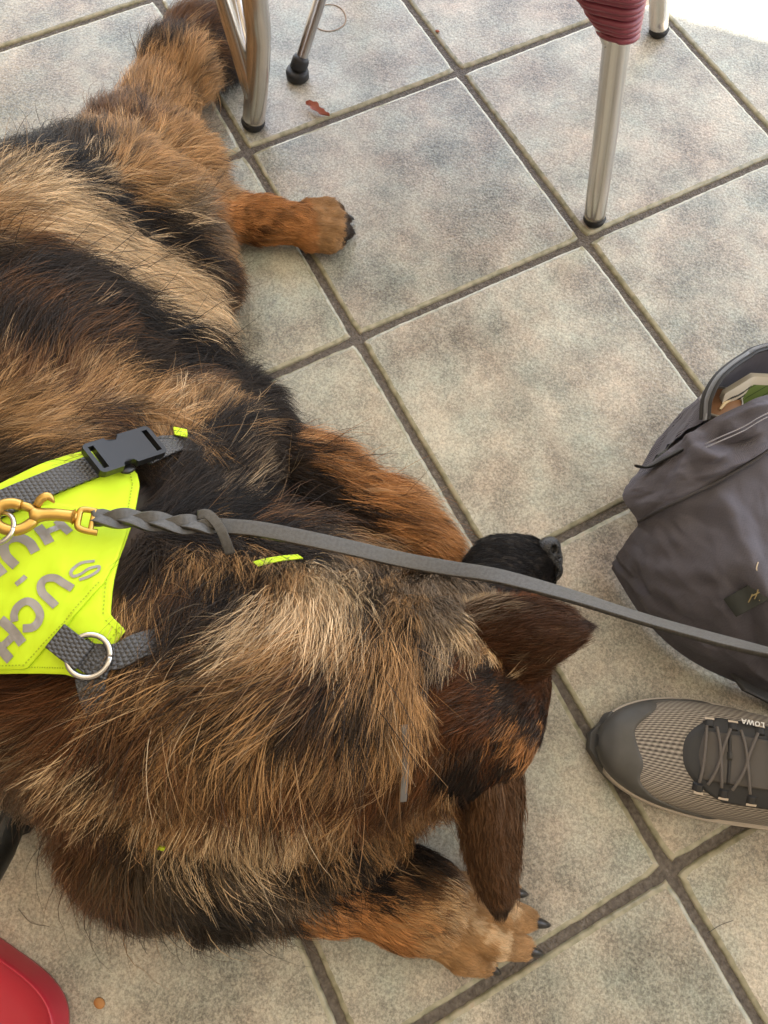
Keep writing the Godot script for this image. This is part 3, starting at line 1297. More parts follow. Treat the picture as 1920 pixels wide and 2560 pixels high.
func buckle(half: float) -> CSGCombiner3D:
	var k := CSGCombiner3D.new()
	k.name = "buckle"
	var w := 0.0135
	# layered outlines make rounded edges
	for lay in [[0.0, 0.0085, 1.0], [0.0086, 0.0012, 0.955], [0.0099, 0.0011, 0.90]]:
		var pg := CSGPolygon3D.new()
		var out := PackedVector2Array()
		var s: float = lay[2]
		var hx := half * (1.0 - (1.0 - s) * 0.6)
		var hw := w * s
		for q in [[-1.0, -0.78], [-0.96, -0.93], [-0.88, -1.0], [-0.35, -1.0]]:
			out.append(Vector2(q[0] * hx, q[1] * hw))
		for i in 9:
			var t := PI * i / 8.0
			out.append(Vector2((-0.35 + 0.40 * (1.0 - cos(t)) * 0.5) * hx, (-1.0 + 0.32 * sin(t)) * hw))
		for q in [[0.05, -1.0], [0.9, -1.0], [0.97, -0.9], [1.0, -0.7], [1.0, 0.7], [0.97, 0.9], [0.9, 1.0], [0.05, 1.0]]:
			out.append(Vector2(q[0] * hx, q[1] * hw))
		for i in 9:
			var t := PI * i / 8.0
			out.append(Vector2((0.05 - 0.40 * (1.0 - cos(t)) * 0.5) * hx, (1.0 - 0.32 * sin(t)) * hw))
		for q in [[-0.35, 1.0], [-0.88, 1.0], [-0.96, 0.93], [-1.0, 0.78]]:
			out.append(Vector2(q[0] * hx, q[1] * hw))
		pg.polygon = out
		pg.depth = lay[1]
		pg.rotation = Vector3(PI / 2, 0, 0)
		pg.position.y = lay[0] - 0.004 + lay[1]
		k.add_child(pg)
		pg.name = "plate"
		if lay[0] > 0.0:
			pg.name = "rounded_plate_%03d" % int(lay[0] * 10000)
	for e in [-1.0, 1.0]:
		var slot := CSGBox3D.new()
		slot.name = "slot_cut" if e < 0 else "slot_cut_001"
		slot.size = Vector3(half * 0.16, 0.03, w * 1.5)
		slot.position = Vector3(e * half * 0.80, 0, 0)
		slot.operation = CSGShape3D.OPERATION_SUBTRACTION
		k.add_child(slot)
	var seam := CSGBox3D.new()
	seam.name = "seam_cut"
	seam.size = Vector3(0.0007, 0.004, w * 2.2)
	seam.position = Vector3(half * 0.62, 0.0075, 0)
	seam.operation = CSGShape3D.OPERATION_SUBTRACTION
	k.add_child(seam)
	for e in [-1.0, 1.0]:
		var tab := CSGSphere3D.new()
		tab.name = "tab" if e < 0 else "tab_001"
		tab.radius = 1.0
		tab.radial_segments = 16
		tab.rings = 10
		tab.scale = Vector3(half * 0.22, 0.0032, w * 0.26)
		tab.position = Vector3(-0.14 * half, 0.0005, e * w * 0.86)
		k.add_child(tab)
	return k

# ---------------------------------------------------------------- leash
func build_leash() -> void:
	var l := thing("leash", "dark grey leather dog leash with braided end and brass snap hook", "leash")
	var leather := mat(Color(0.060, 0.058, 0.055), 0.46)
	leather.albedo_texture = noise_tex(0.03, ramp([[0.0, Color(0.62, 0.60, 0.56)], [0.5, Color(0.85, 0.84, 0.82)], [1.0, Color(1, 1, 1)]]), 256)
	leather.albedo_color = lin(0.085, 0.083, 0.080)
	leather.normal_enabled = true
	leather.normal_texture = noise_tex(0.09, null, 256, FastNoiseLite.TYPE_SIMPLEX_SMOOTH, 4, 8, true, 3.0)
	leather.normal_scale = 0.5
	var n := 80
	var path := smooth_path(LEASH, n)
	var sides := []
	for i in n:
		var t: Vector3 = (path[mini(i + 1, n - 1)] - path[maxi(i - 1, 0)]).normalized()
		var s := t.cross(Vector3.UP).normalized()
		var u := s.cross(t).normalized()
		var tw := smoothstep(0.42, 0.75, i / float(n)) * 0.62 + 0.10
		sides.append(s * cos(tw) + u * sin(tw))
	part("strap", strip(path, sides, 0.0056, 0.0028, 45.0), leather, l)
	# braid of three flat thongs
	var core := smooth_path(BRAID, 60)
	for k in 3:
		var p := []
		var sd := []
		for i in 60:
			var t := i / 59.0
			var d: Vector3 = (core[mini(i + 1, 59)] - core[maxi(i - 1, 0)]).normalized()
			var s := d.cross(Vector3.UP).normalized()
			var u := s.cross(d).normalized()
			var ph := TAU * (1.35 * t + k / 3.0)
			var amp := 0.0033 * minf(1.0, minf(t, 1.0 - t) * 9.0 + 0.25)
			p.append(core[i] + s * sin(ph) * amp + u * (0.0022 * sin(2.0 * ph) + 0.001))
			var tw := 0.55 * cos(ph)
			sd.append(s * cos(tw) + u * sin(tw))
		part("thong", strip(p, sd, 0.0036, 0.0026, 45.0), leather, l)
	# loose end tucked through the braid
	var tail := []
	var ts := []
	var e: Vector3 = core[50]
	var f: Vector3 = core[59]
	var side := (f - e).normalized().cross(Vector3.UP).normalized()
	var knots := [e - side * 0.007 + Vector3(0, 0.001, 0), e.lerp(f, 0.6) - side * 0.006 + Vector3(0, 0.0055, 0), f + (f - e) * 0.15 + side * 0.003 + Vector3(0, 0.0062, 0), f + (f - e) * 0.40 + side * 0.012 + Vector3(0, 0.002, 0), f + (f - e) * 0.52 + side * 0.019 + Vector3(0, -0.004, 0)]
	tail = smooth_path(knots, 20)
	for i in 20:
		var d: Vector3 = (tail[mini(i + 1, 19)] - tail[maxi(i - 1, 0)]).normalized()
		ts.append(d.cross(Vector3.UP).normalized())
	part("thong", strip(tail, ts, 0.0034, 0.0024, 45.0), leather, l)
	# brass snap hook
	var brass := mat(Color(0.56, 0.36, 0.10), 0.30, 1.0)
	brass.roughness_texture = noise_tex(0.04, ramp([[0.0, Color(0.3, 0.3, 0.3)], [1.0, Color(0.9, 0.9, 0.9)]]), 256)
	brass.roughness = 0.5
	var hk := Node3D.new()
	hk.name = "snap_hook"
	l.add_child(hk)
	var h0: Vector3 = HOOK[1]
	var h1: Vector3 = HOOK[4]
	var x := (h1 - h0).normalized()
	var z := x.cross(Vector3.UP).normalized() * -1.0
	if z.z < 0:
		z = -z
	var y := z.cross(x).normalized()
	if y.y < 0:
		y = -y
	var L := h0.distance_to(h1)
	var P := func(a: float, b: float, c: float) -> Vector3: return h0 + x * a * L + z * b + y * c
	part("stem", tube(smooth_path([P.call(0.18, 0.004, 0), P.call(0.30, 0.002, 0), P.call(0.45, 0.0005, 0), P.call(0.60, 0, 0), P.call(0.68, 0, 0), P.call(0.70, 0, 0), P.call(0.74, 0, 0)], 26), [0.0042, 0.0050, 0.0056, 0.0054, 0.0048, 0.0044, 0.0042, 0.0041, 0.0040, 0.0040, 0.0040, 0.0040, 0.0040, 0.0040, 0.0041, 0.0042, 0.0044, 0.0047, 0.0052, 0.0056, 0.0056, 0.0050, 0.0040, 0.0032, 0.0030, 0.0030], 14), brass, hk)
	part("hook", tube(smooth_path([P.call(0.26, 0.006, 0), P.call(0.14, 0.0125, 0), P.call(0.0, 0.0150, 0), P.call(-0.16, 0.0125, 0), P.call(-0.22, 0.006, 0), P.call(-0.17, 0.0, 0.0005), P.call(-0.05, -0.0025, 0.001), P.call(0.06, -0.002, 0.001)], 40), [0.0030, 0.0034, 0.0036, 0.0036, 0.0036, 0.0036, 0.0036, 0.0036], 12), brass, hk)
	part("latch", tube([P.call(0.06, -0.002, 0.001), P.call(0.14, -0.0015, 0.001), P.call(0.24, 0.0, 0.0005)], [0.0029], 10), brass, hk)
	part("thumb_lever", tube(smooth_path([P.call(0.24, -0.003, 0.002), P.call(0.28, -0.0075, 0.004), P.call(0.36, -0.0095, 0.005), P.call(0.44, -0.0065, 0.003)], 14), [0.0026, 0.0028, 0.0030, 0.0030, 0.003, 0.003, 0.003, 0.003, 0.0028, 0.0026, 0.0022, 0.0018, 0.0012, 0.0006], 10, 0.7), brass, hk)
	part("swivel", tube(smooth_path([P.call(0.96, -0.0055, 0.001), P.call(0.84, -0.0062, 0), P.call(0.765, -0.0050, 0), P.call(0.755, 0.0, 0), P.call(0.765, 0.0058, 0), P.call(0.84, 0.0078, 0), P.call(0.96, 0.0085, 0.001), P.call(1.02, 0.0085, 0.001)], 36), [0.0022], 10), brass, hk)
	part("swivel_pin", tube([P.call(0.93, -0.0065, 0.001), P.call(0.93, 0.0095, 0.001)], [0.0018], 10), brass, hk)
	var steel := mat(Color(0.55, 0.54, 0.52), 0.22, 1.0)
	var loop := []
	for i in 33:
		var a := TAU * i / 32.0
		loop.append(P.call(-0.12 + 0.16 * cos(a), 0.014 + 0.010 * sin(a), -0.0015 + 0.004 * cos(a)))
	part("ring", tube(loop, [0.0017], 10), steel, l)
	# plain collar showing through the mane
	var c := thing("dog_collar", "narrow grey collar half hidden in the dog's neck fur", "collar")
	part("band", coat_band(COLLAR, 0.0024, 0.0145, 0.0022, 18), mat(Color(0.17, 0.165, 0.16), 0.4), c)

# ---------------------------------------------------------------- chair
func build_chair() -> void:
	var c := thing("chair", "brushed aluminium café chair with dusky red woven cord wrapping its leg", "chair")
	var alu := mat(Color(0.68, 0.655, 0.62), 0.24, 1.0)
	var rubber := mat(Color(0.012, 0.012, 0.013), 0.6)
	var feet := [CHAIR_FEET[0], CHAIR_FEET[1], CHAIR_FEET[2], CHAIR_FEET[1] + CHAIR_FEET[2] - CHAIR_FEET[0]]
	var rear: Array = CHAIR_LEG_REAR.duplicate()
	var hid: Vector3 = feet[3]
	var legs := [CHAIR_LEG_RIGHT, rear, CHAIR_LEG_LEFT, [hid + Vector3(0, 0.006, 0), hid + Vector3(0.02, 0.15, 0.01), hid + Vector3(0.05, 0.41, 0.02)]]
	for i in 4:
		var lg := part("leg", tube(smooth_path(legs[i], 40), [0.0143 if i == 2 else 0.0128], 24), alu, c)
		var ft := legs[i][0] as Vector3
		part("rubber_foot", lathe([Vector2(0, 0), Vector2(0.0108, 0.0), Vector2(0.0132, 0.0035), Vector2(0.0138, 0.008), Vector2(0.0120, 0.0105), Vector2(0, 0.0105)], 20), rubber, lg, Vector3(ft.x, 0.0006, ft.z)).scale = Vector3.ONE * (1.12 if i == 2 else 1.0)
	part("brace", tube(smooth_path(CHAIR_BRACE_LEFT, 24), [0.0092], 18), alu, c)
	part("brace", tube(smooth_path(CHAIR_BRACE_LEFT2, 24), [0.0085], 18), alu, c)
	# the arched brace beside the right leg and the cord round both
	var top: Vector3 = CHAIR_LEG_RIGHT[4]
	var k0: Vector3 = spline(CHAIR_LEG_RIGHT, 0.47)
	var arch := []
	for i in 30:
		var av: Vector3 = spline(CHAIR_LEG_RIGHT, 0.50 + i * 0.0155)
		arch.append(av + Vector3(-0.003 - 0.0022 * i - 0.00003 * i * i, 0, -0.0004 * i))
	part("brace", tube(arch, [0.0105], 14), alu, c)
	var cord := mat(Color(0.235, 0.048, 0.072), 0.42)
	for i in 13:
		var t := 0.525 + i * 0.0240
		var a: Vector3 = spline(CHAIR_LEG_RIGHT, t)
		var b := a + Vector3(-0.0005 - 0.0042 * i, 0, -0.0006 * i)
		b.y = a.y + 0.0015
		var dir := (b - a)
		dir.y = 0.0
		var s := dir.normalized() if dir.length() > 0.004 else Vector3(-1, 0, 0)
		var u := s.cross(Vector3.UP).normalized()
		var ring := []
		var tilt := rng.randf_range(-0.002, 0.002)
		for k in 33:
			var an := TAU * k / 32.0
			var base := a if cos(an) < 0 else b
			ring.append(base + s * cos(an) * 0.0158 + u * sin(an) * 0.0160 + Vector3(0, tilt * sin(an) - 0.003 * sin(an), 0))
		part("woven_cord", tube(ring, [0.0047], 10, 0.75), cord, c)
	# seat and back, above the picture
	var weave := cord.duplicate()
	weave.normal_enabled = true
	weave.normal_texture = weave_normal(0)
	weave.uv1_triplanar = true
	weave.uv1_scale = Vector3(60, 60, 60)
	var mid: Vector3 = (feet[0] + feet[1] + feet[2] + feet[3]) * 0.25
	var fw := (feet[0] - feet[2]).normalized() as Vector3
	var seat := PackedVector3Array()
	for lay in [[0.418, 0.97], [0.425, 1.0], [0.437, 1.0], [0.444, 0.96]]:
		for k in 40:
			var a := TAU * k / 40.0
			var q := Vector2(signf(cos(a)) * pow(absf(cos(a)), 0.55), signf(sin(a)) * pow(absf(sin(a)), 0.55))
			seat.append(mid + Vector3(0, lay[0], 0) + fw * q.x * 0.205 * lay[1] + fw.cross(Vector3.UP) * q.y * 0.195 * lay[1])
	var si := sheet_idx(4, 40, true)
	seat.append(mid + Vector3(0, 0.440, 0))
	seat.append(mid + Vector3(0, 0.420, 0))
	for k in 40:
		si.append_array([160, 120 + k, 120 + (k + 1) % 40, 161, (k + 1) % 40, k])
	part("seat", solid(seat, si), weave, c)

func build_table() -> void:
	var t := thing("side_table", "steel side table's thin slanting leg on a round black rubber foot", "table")
	var steel := mat(Color(0.50, 0.49, 0.50), 0.28, 1.0)
	var rubber := mat(Color(0.013, 0.013, 0.014), 0.55)
	part("leg", tube(smooth_path(THIN_LEG, 24), [0.0075], 16), steel, t)
	var f: Vector3 = THIN_LEG[0]
	part("rubber_foot", lathe([Vector2(0, 0), Vector2(0.0125, 0), Vector2(0.0150, 0.002), Vector2(0.0152, 0.009), Vector2(0.0140, 0.012), Vector2(0.010, 0.014), Vector2(0, 0.0145)], 24), rubber, t, Vector3(f.x, 0.0006, f.z))
	var d: Vector3 = (THIN_LEG[1] - THIN_LEG[0]).normalized()
	part("sleeve", tube([f + Vector3(0, 0.002, 0), f + d * 0.008, f + d * 0.016, f + d * 0.020], [0.0105, 0.0112, 0.0108, 0.0085], 16), rubber, t)
	var g := thing("chair_leg", "dark grey tubular chair leg touching the dog's flank near the red bowl", "chair_leg")  # leg of another chair, only its lower part built
	part("leg", tube(smooth_path(LEFT_LEG, 14), [0.0105], 16), mat(Color(0.05, 0.055, 0.06), 0.45), g)
	var b: Vector3 = LEFT_LEG[0]
	part("rubber_foot", lathe([Vector2(0, 0), Vector2(0.014, 0), Vector2(0.0155, 0.003), Vector2(0.0150, 0.012), Vector2(0.0125, 0.018), Vector2(0, 0.0185)], 20), rubber, g, Vector3(b.x, 0.0006, b.z))

# ---------------------------------------------------------------- backpack
func grid_point(rows: Array, v: float, u: float) -> Vector3:
	var lane := []
	for r in rows:
		lane.append(spline(r, u))
	return spline(lane, v)

# soft cloth sheet through control points; folds are ridges [u0, v0, u1, v1, height, width]
func soft_sheet(rows: Array, nv: int, nu: int, folds: Array, rough: float, flip: bool, uv := 60.0) -> ArrayMesh:
	var pts := PackedVector3Array()
	var uvs := PackedVector2Array()
	for r in nv:
		for c in nu:
			var u := float(c) / (nu - 1)
			var v := float(r) / (nv - 1)
			var p := grid_point(rows, v, u)
			var e := 0.01
			var n := (grid_point(rows, v, minf(u + e, 1.0)) - grid_point(rows, v, maxf(u - e, 0.0))).cross(grid_point(rows, minf(v + e, 1.0), u) - grid_point(rows, maxf(v - e, 0.0), u)).normalized()
			if n.y < 0:
				n = -n
			var h := noise.get_noise_3d(p.x * 22.0, p.y * 22.0, p.z * 22.0) * rough + noise.get_noise_3d(p.x * 60.0, p.y * 60.0, p.z * 60.0 + 5.0) * rough * 0.3
			for f in folds:
				var a := Vector2(f[0], f[1])
				var b := Vector2(f[2], f[3])
				var q := Vector2(u, v)
				var t := clampf((q - a).dot(b - a) / (b - a).length_squared(), 0, 1)
				var d: float = q.distance_to(a.lerp(b, t)) / f[5]
				h += f[4] * exp(-d * d)
			h *= clampf(minf(v, 1.0 - v) * 12.0, 0.0, 1.0)
			pts.append(p + n * h)
			uvs.append(Vector2(p.x, p.z) * uv)
	return solid(pts, sheet_idx(nv, nu, false, flip), PackedColorArray(), uvs)

func build_backpack() -> void:
	var b := thing("backpack", "slumped dark grey canvas backpack with its top zip open", "backpack")
	var canvas := mat(Color(0.118, 0.112, 0.140), 0.78)
	canvas.albedo_texture = noise_tex(0.02, ramp([[0.0, Color(0.72, 0.72, 0.72)], [0.5, Color(0.9, 0.9, 0.9)], [1.0, Color(1, 1, 1)]]), 256)
	canvas.normal_enabled = true
	canvas.normal_texture = weave_normal(1)
	canvas.normal_scale = 0.9
	canvas.rim_enabled = true
	canvas.rim = 0.35
	canvas.rim_tint = 0.5
	canvas.uv1_scale = Vector3(2.2, 2.2, 1)
	part("front_panel", soft_sheet(BAG_FRONT, 50, 70, [[0.42, 0.95, 0.75, 0.45, 0.007, 0.06], [0.30, 0.90, 0.45, 0.30, -0.004, 0.07], [0.05, 0.25, 0.5, 0.18, -0.004, 0.05], [0.1, 0.5, 0.35, 0.62, 0.004, 0.06], [0.5, 0.6, 0.75, 0.2, -0.006, 0.05]], 0.006, false), canvas, b)
	part("flap", soft_sheet(BAG_FLAP, 44, 70, [[0.30, 0.95, 0.45, 0.40, 0.006, 0.05], [0.45, 0.75, 0.62, 0.35, -0.012, 0.07], [0.40, 0.20, 0.70, 0.10, 0.006, 0.06], [0.12, 0.3, 0.25, 0.7, -0.004, 0.06], [0.55, 0.9, 0.9, 0.75, 0.003, 0.05]], 0.005, false), canvas, b)
	part("back_panel", soft_sheet(BAG_BACK, 30, 50, [], 0.005, true), canvas, b)
	part("side_panel", soft_sheet(BAG_SIDE, 24, 24, [], 0.005, true), canvas, b)
	# dark lining sunk between the zip and the front rim
	var rim_b: Array = BAG_BACK[0]
	var rim_f: Array = BAG_FLAP[2]
	var inner := []
	for s in [0.0, 0.3, 0.7, 1.0]:
		var line := []
		for i in 6:
			var u := i / 5.0
			var p: Vector3 = (spline(rim_b, u) as Vector3).lerp(spline(rim_f, 0.40 + 0.60 * u), s)
			if s > 0.1 and s < 0.9:
				p.y = 0.07
			line.append(p - Vector3(0, 0.002, 0))
		inner.append(line)
	part("lining", soft_sheet(inner, 24, 30, [], 0.0, false), canvas, b)
	# zip: tape and teeth along the open edge
	var zp := smooth_path(rim_b, 60)
	var zs := []
	for i in 60:
		var t: Vector3 = (zp[mini(i + 1, 59)] - zp[maxi(i - 1, 0)]).normalized()
		zs.append((t.cross(Vector3.UP).normalized() + Vector3(0, 0.5, 0)).normalized())
	part("zip_tape", strip(zp, zs, 0.0045, 0.0014, 200.0), mat(Color(0.03, 0.032, 0.036), 0.7), b)
	var tp := PackedVector3Array()
	var ti := PackedInt32Array()
	for i in 118:
		var u := i / 118.0 * 0.82
		var p: Vector3 = spline(rim_b, u)
		var q: Vector3 = spline(rim_b, u + 0.004)
		var t := (q - p).normalized()
		var s := (t.cross(Vector3.UP).normalized() + Vector3(0, 0.5, 0)).normalized()
		var w := s.cross(t).normalized()
		if w.y < 0:
			w = -w
		var o := tp.size()
		for k in 8:
			tp.append(p + t * (0.00045 if k & 1 else -0.00045) + s * (0.0016 if k & 2 else -0.0016) + w * (0.0019 if k & 4 else 0.0004))
		for fc in [[0, 1, 3, 2], [4, 6, 7, 5], [0, 4, 5, 1], [2, 3, 7, 6], [0, 2, 6, 4], [1, 5, 7, 3]]:
			ti.append_array([o + fc[0], o + fc[1], o + fc[2], o + fc[0], o + fc[2], o + fc[3]])
	part("zip_teeth", solid(tp, ti), mat(Color(0.16, 0.17, 0.19), 0.4), b)
	# piping along the seam, double stitching on the flap
	var seam := []
	for p in BAG_FLAP[0]:
		seam.append(p + Vector3(0, 0.0015, 0))
	part("piping", tube(smooth_path(seam, 60), [0.0016], 8), mat(Color(0.045, 0.042, 0.046), 0.8), b)
	var thread := mat(Color(0.42, 0.41, 0.44), 0.7)
	for v in [0.60, 0.66]:
		var sp := PackedVector3Array()
		var sidx := PackedInt32Array()
		for i in 34:
			var u: float = 0.40 + i * 0.0115
			var p0 := grid_point(BAG_FLAP, v, u) + Vector3(0, 0.0038, 0)
			var p1 := grid_point(BAG_FLAP, v, u + 0.007) + Vector3(0, 0.0038, 0)
			var t := (p1 - p0).normalized()
			var s := t.cross(Vector3.UP).normalized() * 0.00035
			var o := sp.size()
			sp.append_array([p0 - s, p0 + s, p1 + s, p1 - s, p0 - s - Vector3(0, 0.002, 0), p0 + s - Vector3(0, 0.002, 0), p1 + s - Vector3(0, 0.002, 0), p1 - s - Vector3(0, 0.002, 0)])
			for fc in [[0, 1, 2, 3], [0, 4, 5, 1], [1, 5, 6, 2], [2, 6, 7, 3], [3, 7, 4, 0]]:
				sidx.append_array([o + fc[0], o + fc[1], o + fc[2], o + fc[0], o + fc[2], o + fc[3]])
		part("stitching", solid(sp, sidx), thread, b)
	# pull tab, bottom strap, woven patch with gold thread
	var tpth := smooth_path(BAG_TAB, 24)
	var tsd := []
	for i in 24:
		var t: Vector3 = (tpth[mini(i + 1, 23)] - tpth[maxi(i - 1, 0)]).normalized()
		tsd.append((t.cross(Vector3.UP).normalized() * 0.35 + Vector3(0, 0.94, 0)).normalized())
	part("pull_tab", strip(tpth, tsd, 0.0040, 0.0018, 200.0), mat(Color(0.016, 0.017, 0.018), 0.6), b)
	var bs := smooth_path(BAG_STRAP, 16)
	var bsd := []
	for i in 16:
		bsd.append(Vector3(0.2, 0.55, 0.8).normalized())
	part("strap", strip(bs, bsd, 0.011, 0.003, 330.0), webbing_mat(), b)
	var p0: Vector3 = BAG_PATCH[0]
	var p1: Vector3 = BAG_PATCH[1]
	var along := (p1 - p0).normalized()
	var lift := Vector3(0, 0.004, 0)
	var pp := []
	var ps := []
	for i in 12:
		var q := p0.lerp(p0 + along * 0.05, i / 11.0)
		pp.append(Vector3(q.x, grid_height(BAG_FRONT, q) + 0.0035, q.z))
		ps.append(along.cross(Vector3.UP).normalized())
	var patch := part("patch", strip(pp, ps, 0.0085, 0.0018, 60.0), mat(Color(0.026, 0.030, 0.027), 0.7), b)
	var gold := mat(Color(0.34, 0.27, 0.13), 0.5)
	var sd2 := along.cross(Vector3.UP).normalized()
	for q in [[0.010, 0.003, 0.014, -0.001], [0.013, 0.003, 0.017, -0.002], [0.016, 0.002, 0.021, -0.001], [0.012, 0.0, 0.020, 0.0005], [0.020, 0.002, 0.024, -0.003], [0.015, 0.006, 0.017, 0.004]]:
		var a: Vector3 = pp[0] + along * q[0] + sd2 * q[1] + Vector3(0, 0.003, 0)
		var e: Vector3 = pp[0] + along * q[2] + sd2 * q[3] + Vector3(0, 0.003, 0)
		a.y = grid_height(BAG_FRONT, a) + 0.0055
		e.y = grid_height(BAG_FRONT, e) + 0.0055
		part("gold_thread", tube([a, (a + e) * 0.5 + Vector3(0, 0.0006, 0), e], [0.0005], 6), gold, patch)
	var lp: Vector3 = pp[0] + along * 0.022 - sd2 * 0.010
	lp.y = grid_height(BAG_FRONT, lp) + 0.006
	part("loose_thread", tube(smooth_path([lp, lp - sd2 * 0.006 + Vector3(0, 0.003, 0), lp - sd2 * 0.010 + along * 0.004 + Vector3(0, 0.004, 0)], 10), [0.0005], 6), mat(Color(0.6, 0.5, 0.36), 0.6), patch)
	# what sticks out of the bag: a folded paper and a clear tub
	var paper := thing("folded_paper", "folded printed paper with a green leaf picture inside the backpack", "paper")
	folded_paper(paper)
	var tub := thing("plastic_tub", "small clear plastic tub of brown snacks inside the backpack", "tub", JAR[0] + Vector3(0.004, -0.028, 0.002))
	part("tub_wall", lathe([Vector2(0, 0), Vector2(0.014, 0), Vector2(0.0165, 0.021), Vector2(0.0175, 0.022), Vector2(0.0175, 0.025), Vector2(0.0165, 0.0255)], 28), mat(Color(0.5, 0.48, 0.45), 0.3), tub)
	var food := mat(Color(0.30, 0.16, 0.085), 0.35)
	food.albedo_texture = noise_tex(0.03, ramp([[0.0, Color(0.45, 0.40, 0.30)], [0.5, Color(1, 1, 1)], [1.0, Color(0.7, 0.5, 0.35)]]), 128)
	part("snack_fill", lathe([Vector2(0.0163, 0.0235), Vector2(0.012, 0.0245), Vector2(0.006, 0.0248), Vector2(0, 0.0249)], 24), food, tub)
	part("cream_ribbon", tube([Vector3(-0.003, 0.0252, 0.009), Vector3(0.002, 0.0256, 0.003), Vector3(0.006, 0.0256, 0.0), Vector3(0.007, 0.0252, -0.006)], [0.0012, 0.0016, 0.0016, 0.001], 8), mat(Color(0.75, 0.60, 0.36), 0.4), tub)
	tub.rotation = Vector3(-0.25, 0, 0.2)

func grid_height(rows: Array, p: Vector3) -> float:
	var best := 9.0
	var h := 0.0
	for r in 24:
		for c in 36:
			var q := grid_point(rows, r / 23.0, c / 35.0)
			var d := Vector2(q.x - p.x, q.z - p.z).length()
			if d < best:
				best = d
				h = q.y
	return h

func folded_paper(parent: Node3D) -> void:
	# print: rows of dark lines and a green leaf shape, as on a folded leaflet
	var w := 256
	var hgt := 128
	var im := Image.create(w, hgt, false, Image.FORMAT_RGB8)
	for y in hgt:
		for x in w:
			var c := Color(0.80, 0.77, 0.68)
			if y > 14:
				var wave := sin(x * 0.05) * 2.0
				if fmod(y + wave, 9.0) < 3.6 and x < 150:
					c = Color(0.06, 0.07, 0.07)
				var e := Vector2((x - 185.0) / 85.0, (y - 70.0) / 62.0)
				if e.length() < 1.0:
					c = Color(0.20, 0.30, 0.085)
					if absf(fmod(y + x * 0.35, 17.0)) < 1.6:
						c = Color(0.05, 0.09, 0.03)
			im.set_pixel(x, y, c.linear_to_srgb())
	var m := StandardMaterial3D.new()
	m.albedo_texture = ImageTexture.create_from_image(im)
	m.roughness = 0.6
	var a: Vector3 = PAPER[0]
	var b: Vector3 = PAPER[1]
	var c: Vector3 = PAPER[2]
	var top := smooth_path([a, b, c], 16)
	for i in 16:
		top[i] = (a.lerp(b, i / 8.0) if i < 8 else b.lerp(c, (i - 8) / 7.0))
	var pts := PackedVector3Array()
	var uvs := PackedVector2Array()
	for r in 8:
		for i in 16:
			var v := r / 7.0
			pts.append(top[i] + Vector3(0.004, -0.07, 0.034) * v + Vector3(0, 0.003 * sin(v * PI), 0))
			uvs.append(Vector2(i / 15.0, v))
	part("front_page", solid(pts, sheet_idx(8, 16, false), PackedColorArray(), uvs), m, parent)
	var white := mat(Color(0.72, 0.69, 0.61), 0.7)
	for k in 4:
		var q := PackedVector3Array()
		for r in 6:
			for i in 16:
				q.append(top[i] + Vector3(0, -0.0005 - 0.0012 * k, -0.0014 * (k + 1)) + Vector3(0.003, -0.075, 0.028) * (r / 5.0))
		part("page", solid(q, sheet_idx(6, 16, false)), white, parent)

# ---------------------------------------------------------------- shoe
const SHOE_W := [[0.0, 0.006], [0.006, 0.019], [0.015, 0.0285], [0.03, 0.0375], [0.05, 0.0440], [0.075, 0.0480], [0.105, 0.0492], [0.14, 0.0465], [0.18, 0.0420], [0.22, 0.0385], [0.26, 0.0360], [0.28, 0.029], [0.292, 0.014], [0.296, 0.004]]
const SHOE_H := [[0.0, 0.030], [0.015, 0.040], [0.035, 0.0455], [0.06, 0.050], [0.085, 0.057], [0.12, 0.072], [0.16, 0.090], [0.20, 0.098], [0.25, 0.098], [0.296, 0.09]]

func table_at(t: Array, x: float) -> float:
	for i in t.size() - 1:
		if x <= t[i + 1][0]:
			var f: float = (x - t[i][0]) / (t[i + 1][0] - t[i][0])
			return lerpf(t[i][1], t[i + 1][1], clampf(f, 0, 1))
	return t[-1][1]

# a point of the shoe's upper: s metres from the toe, a from -1 (one side) to 1 (the other), raised by `up`
func shoe_at(s: float, a: float, up := 0.0) -> Vector3:
	var e := minf(0.012, s * 0.45)
	var w := 0.0
	var h := 0.0
	for k in 5:
		w += table_at(SHOE_W, s + (k - 2) * 0.5 * e) * 0.2
		h += table_at(SHOE_H, s + (k - 2) * 0.5 * e) * 0.2
	var an := clampf(a, -1.0, 1.0) * PI * 0.5
	var n := Vector2(sin(an), cos(an))
	var z := signf(n.x) * pow(absf(n.x), 0.80) * (w + up)
	var y := 0.021 + (h - 0.021 + up) * pow(maxf(n.y, 0.0), 0.62)
	var bow := 0.010 * pow(s / 0.29, 2.0) - 0.004 * sin(s / 0.29 * PI)
	return Vector3(s, y, z + bow)

func shoe_patch(s0: Callable, s1: Callable, a0: float, a1: float, up: float, ns: int, na: int, taper := true) -> ArrayMesh:
	var pts := PackedVector3Array()
	var uvs := PackedVector2Array()
	for i in na:
		var a := lerpf(a0, a1, i / (na - 1.0))
		for k in ns:
			var f := k / (ns - 1.0)
			var edge := clampf(minf(minf(f, 1.0 - f) * ns * 0.5, minf(i, na - 1 - i) * 1.0), 0.0, 1.0)
			var s: float = lerpf(s0.call(a), s1.call(a), f)
			pts.append(shoe_at(s, a, up * (0.15 + 0.85 * edge) if taper else up))
			uvs.append(Vector2(s, a * 0.075))
	return solid(pts, sheet_idx(na, ns, false, true), PackedColorArray(), uvs)

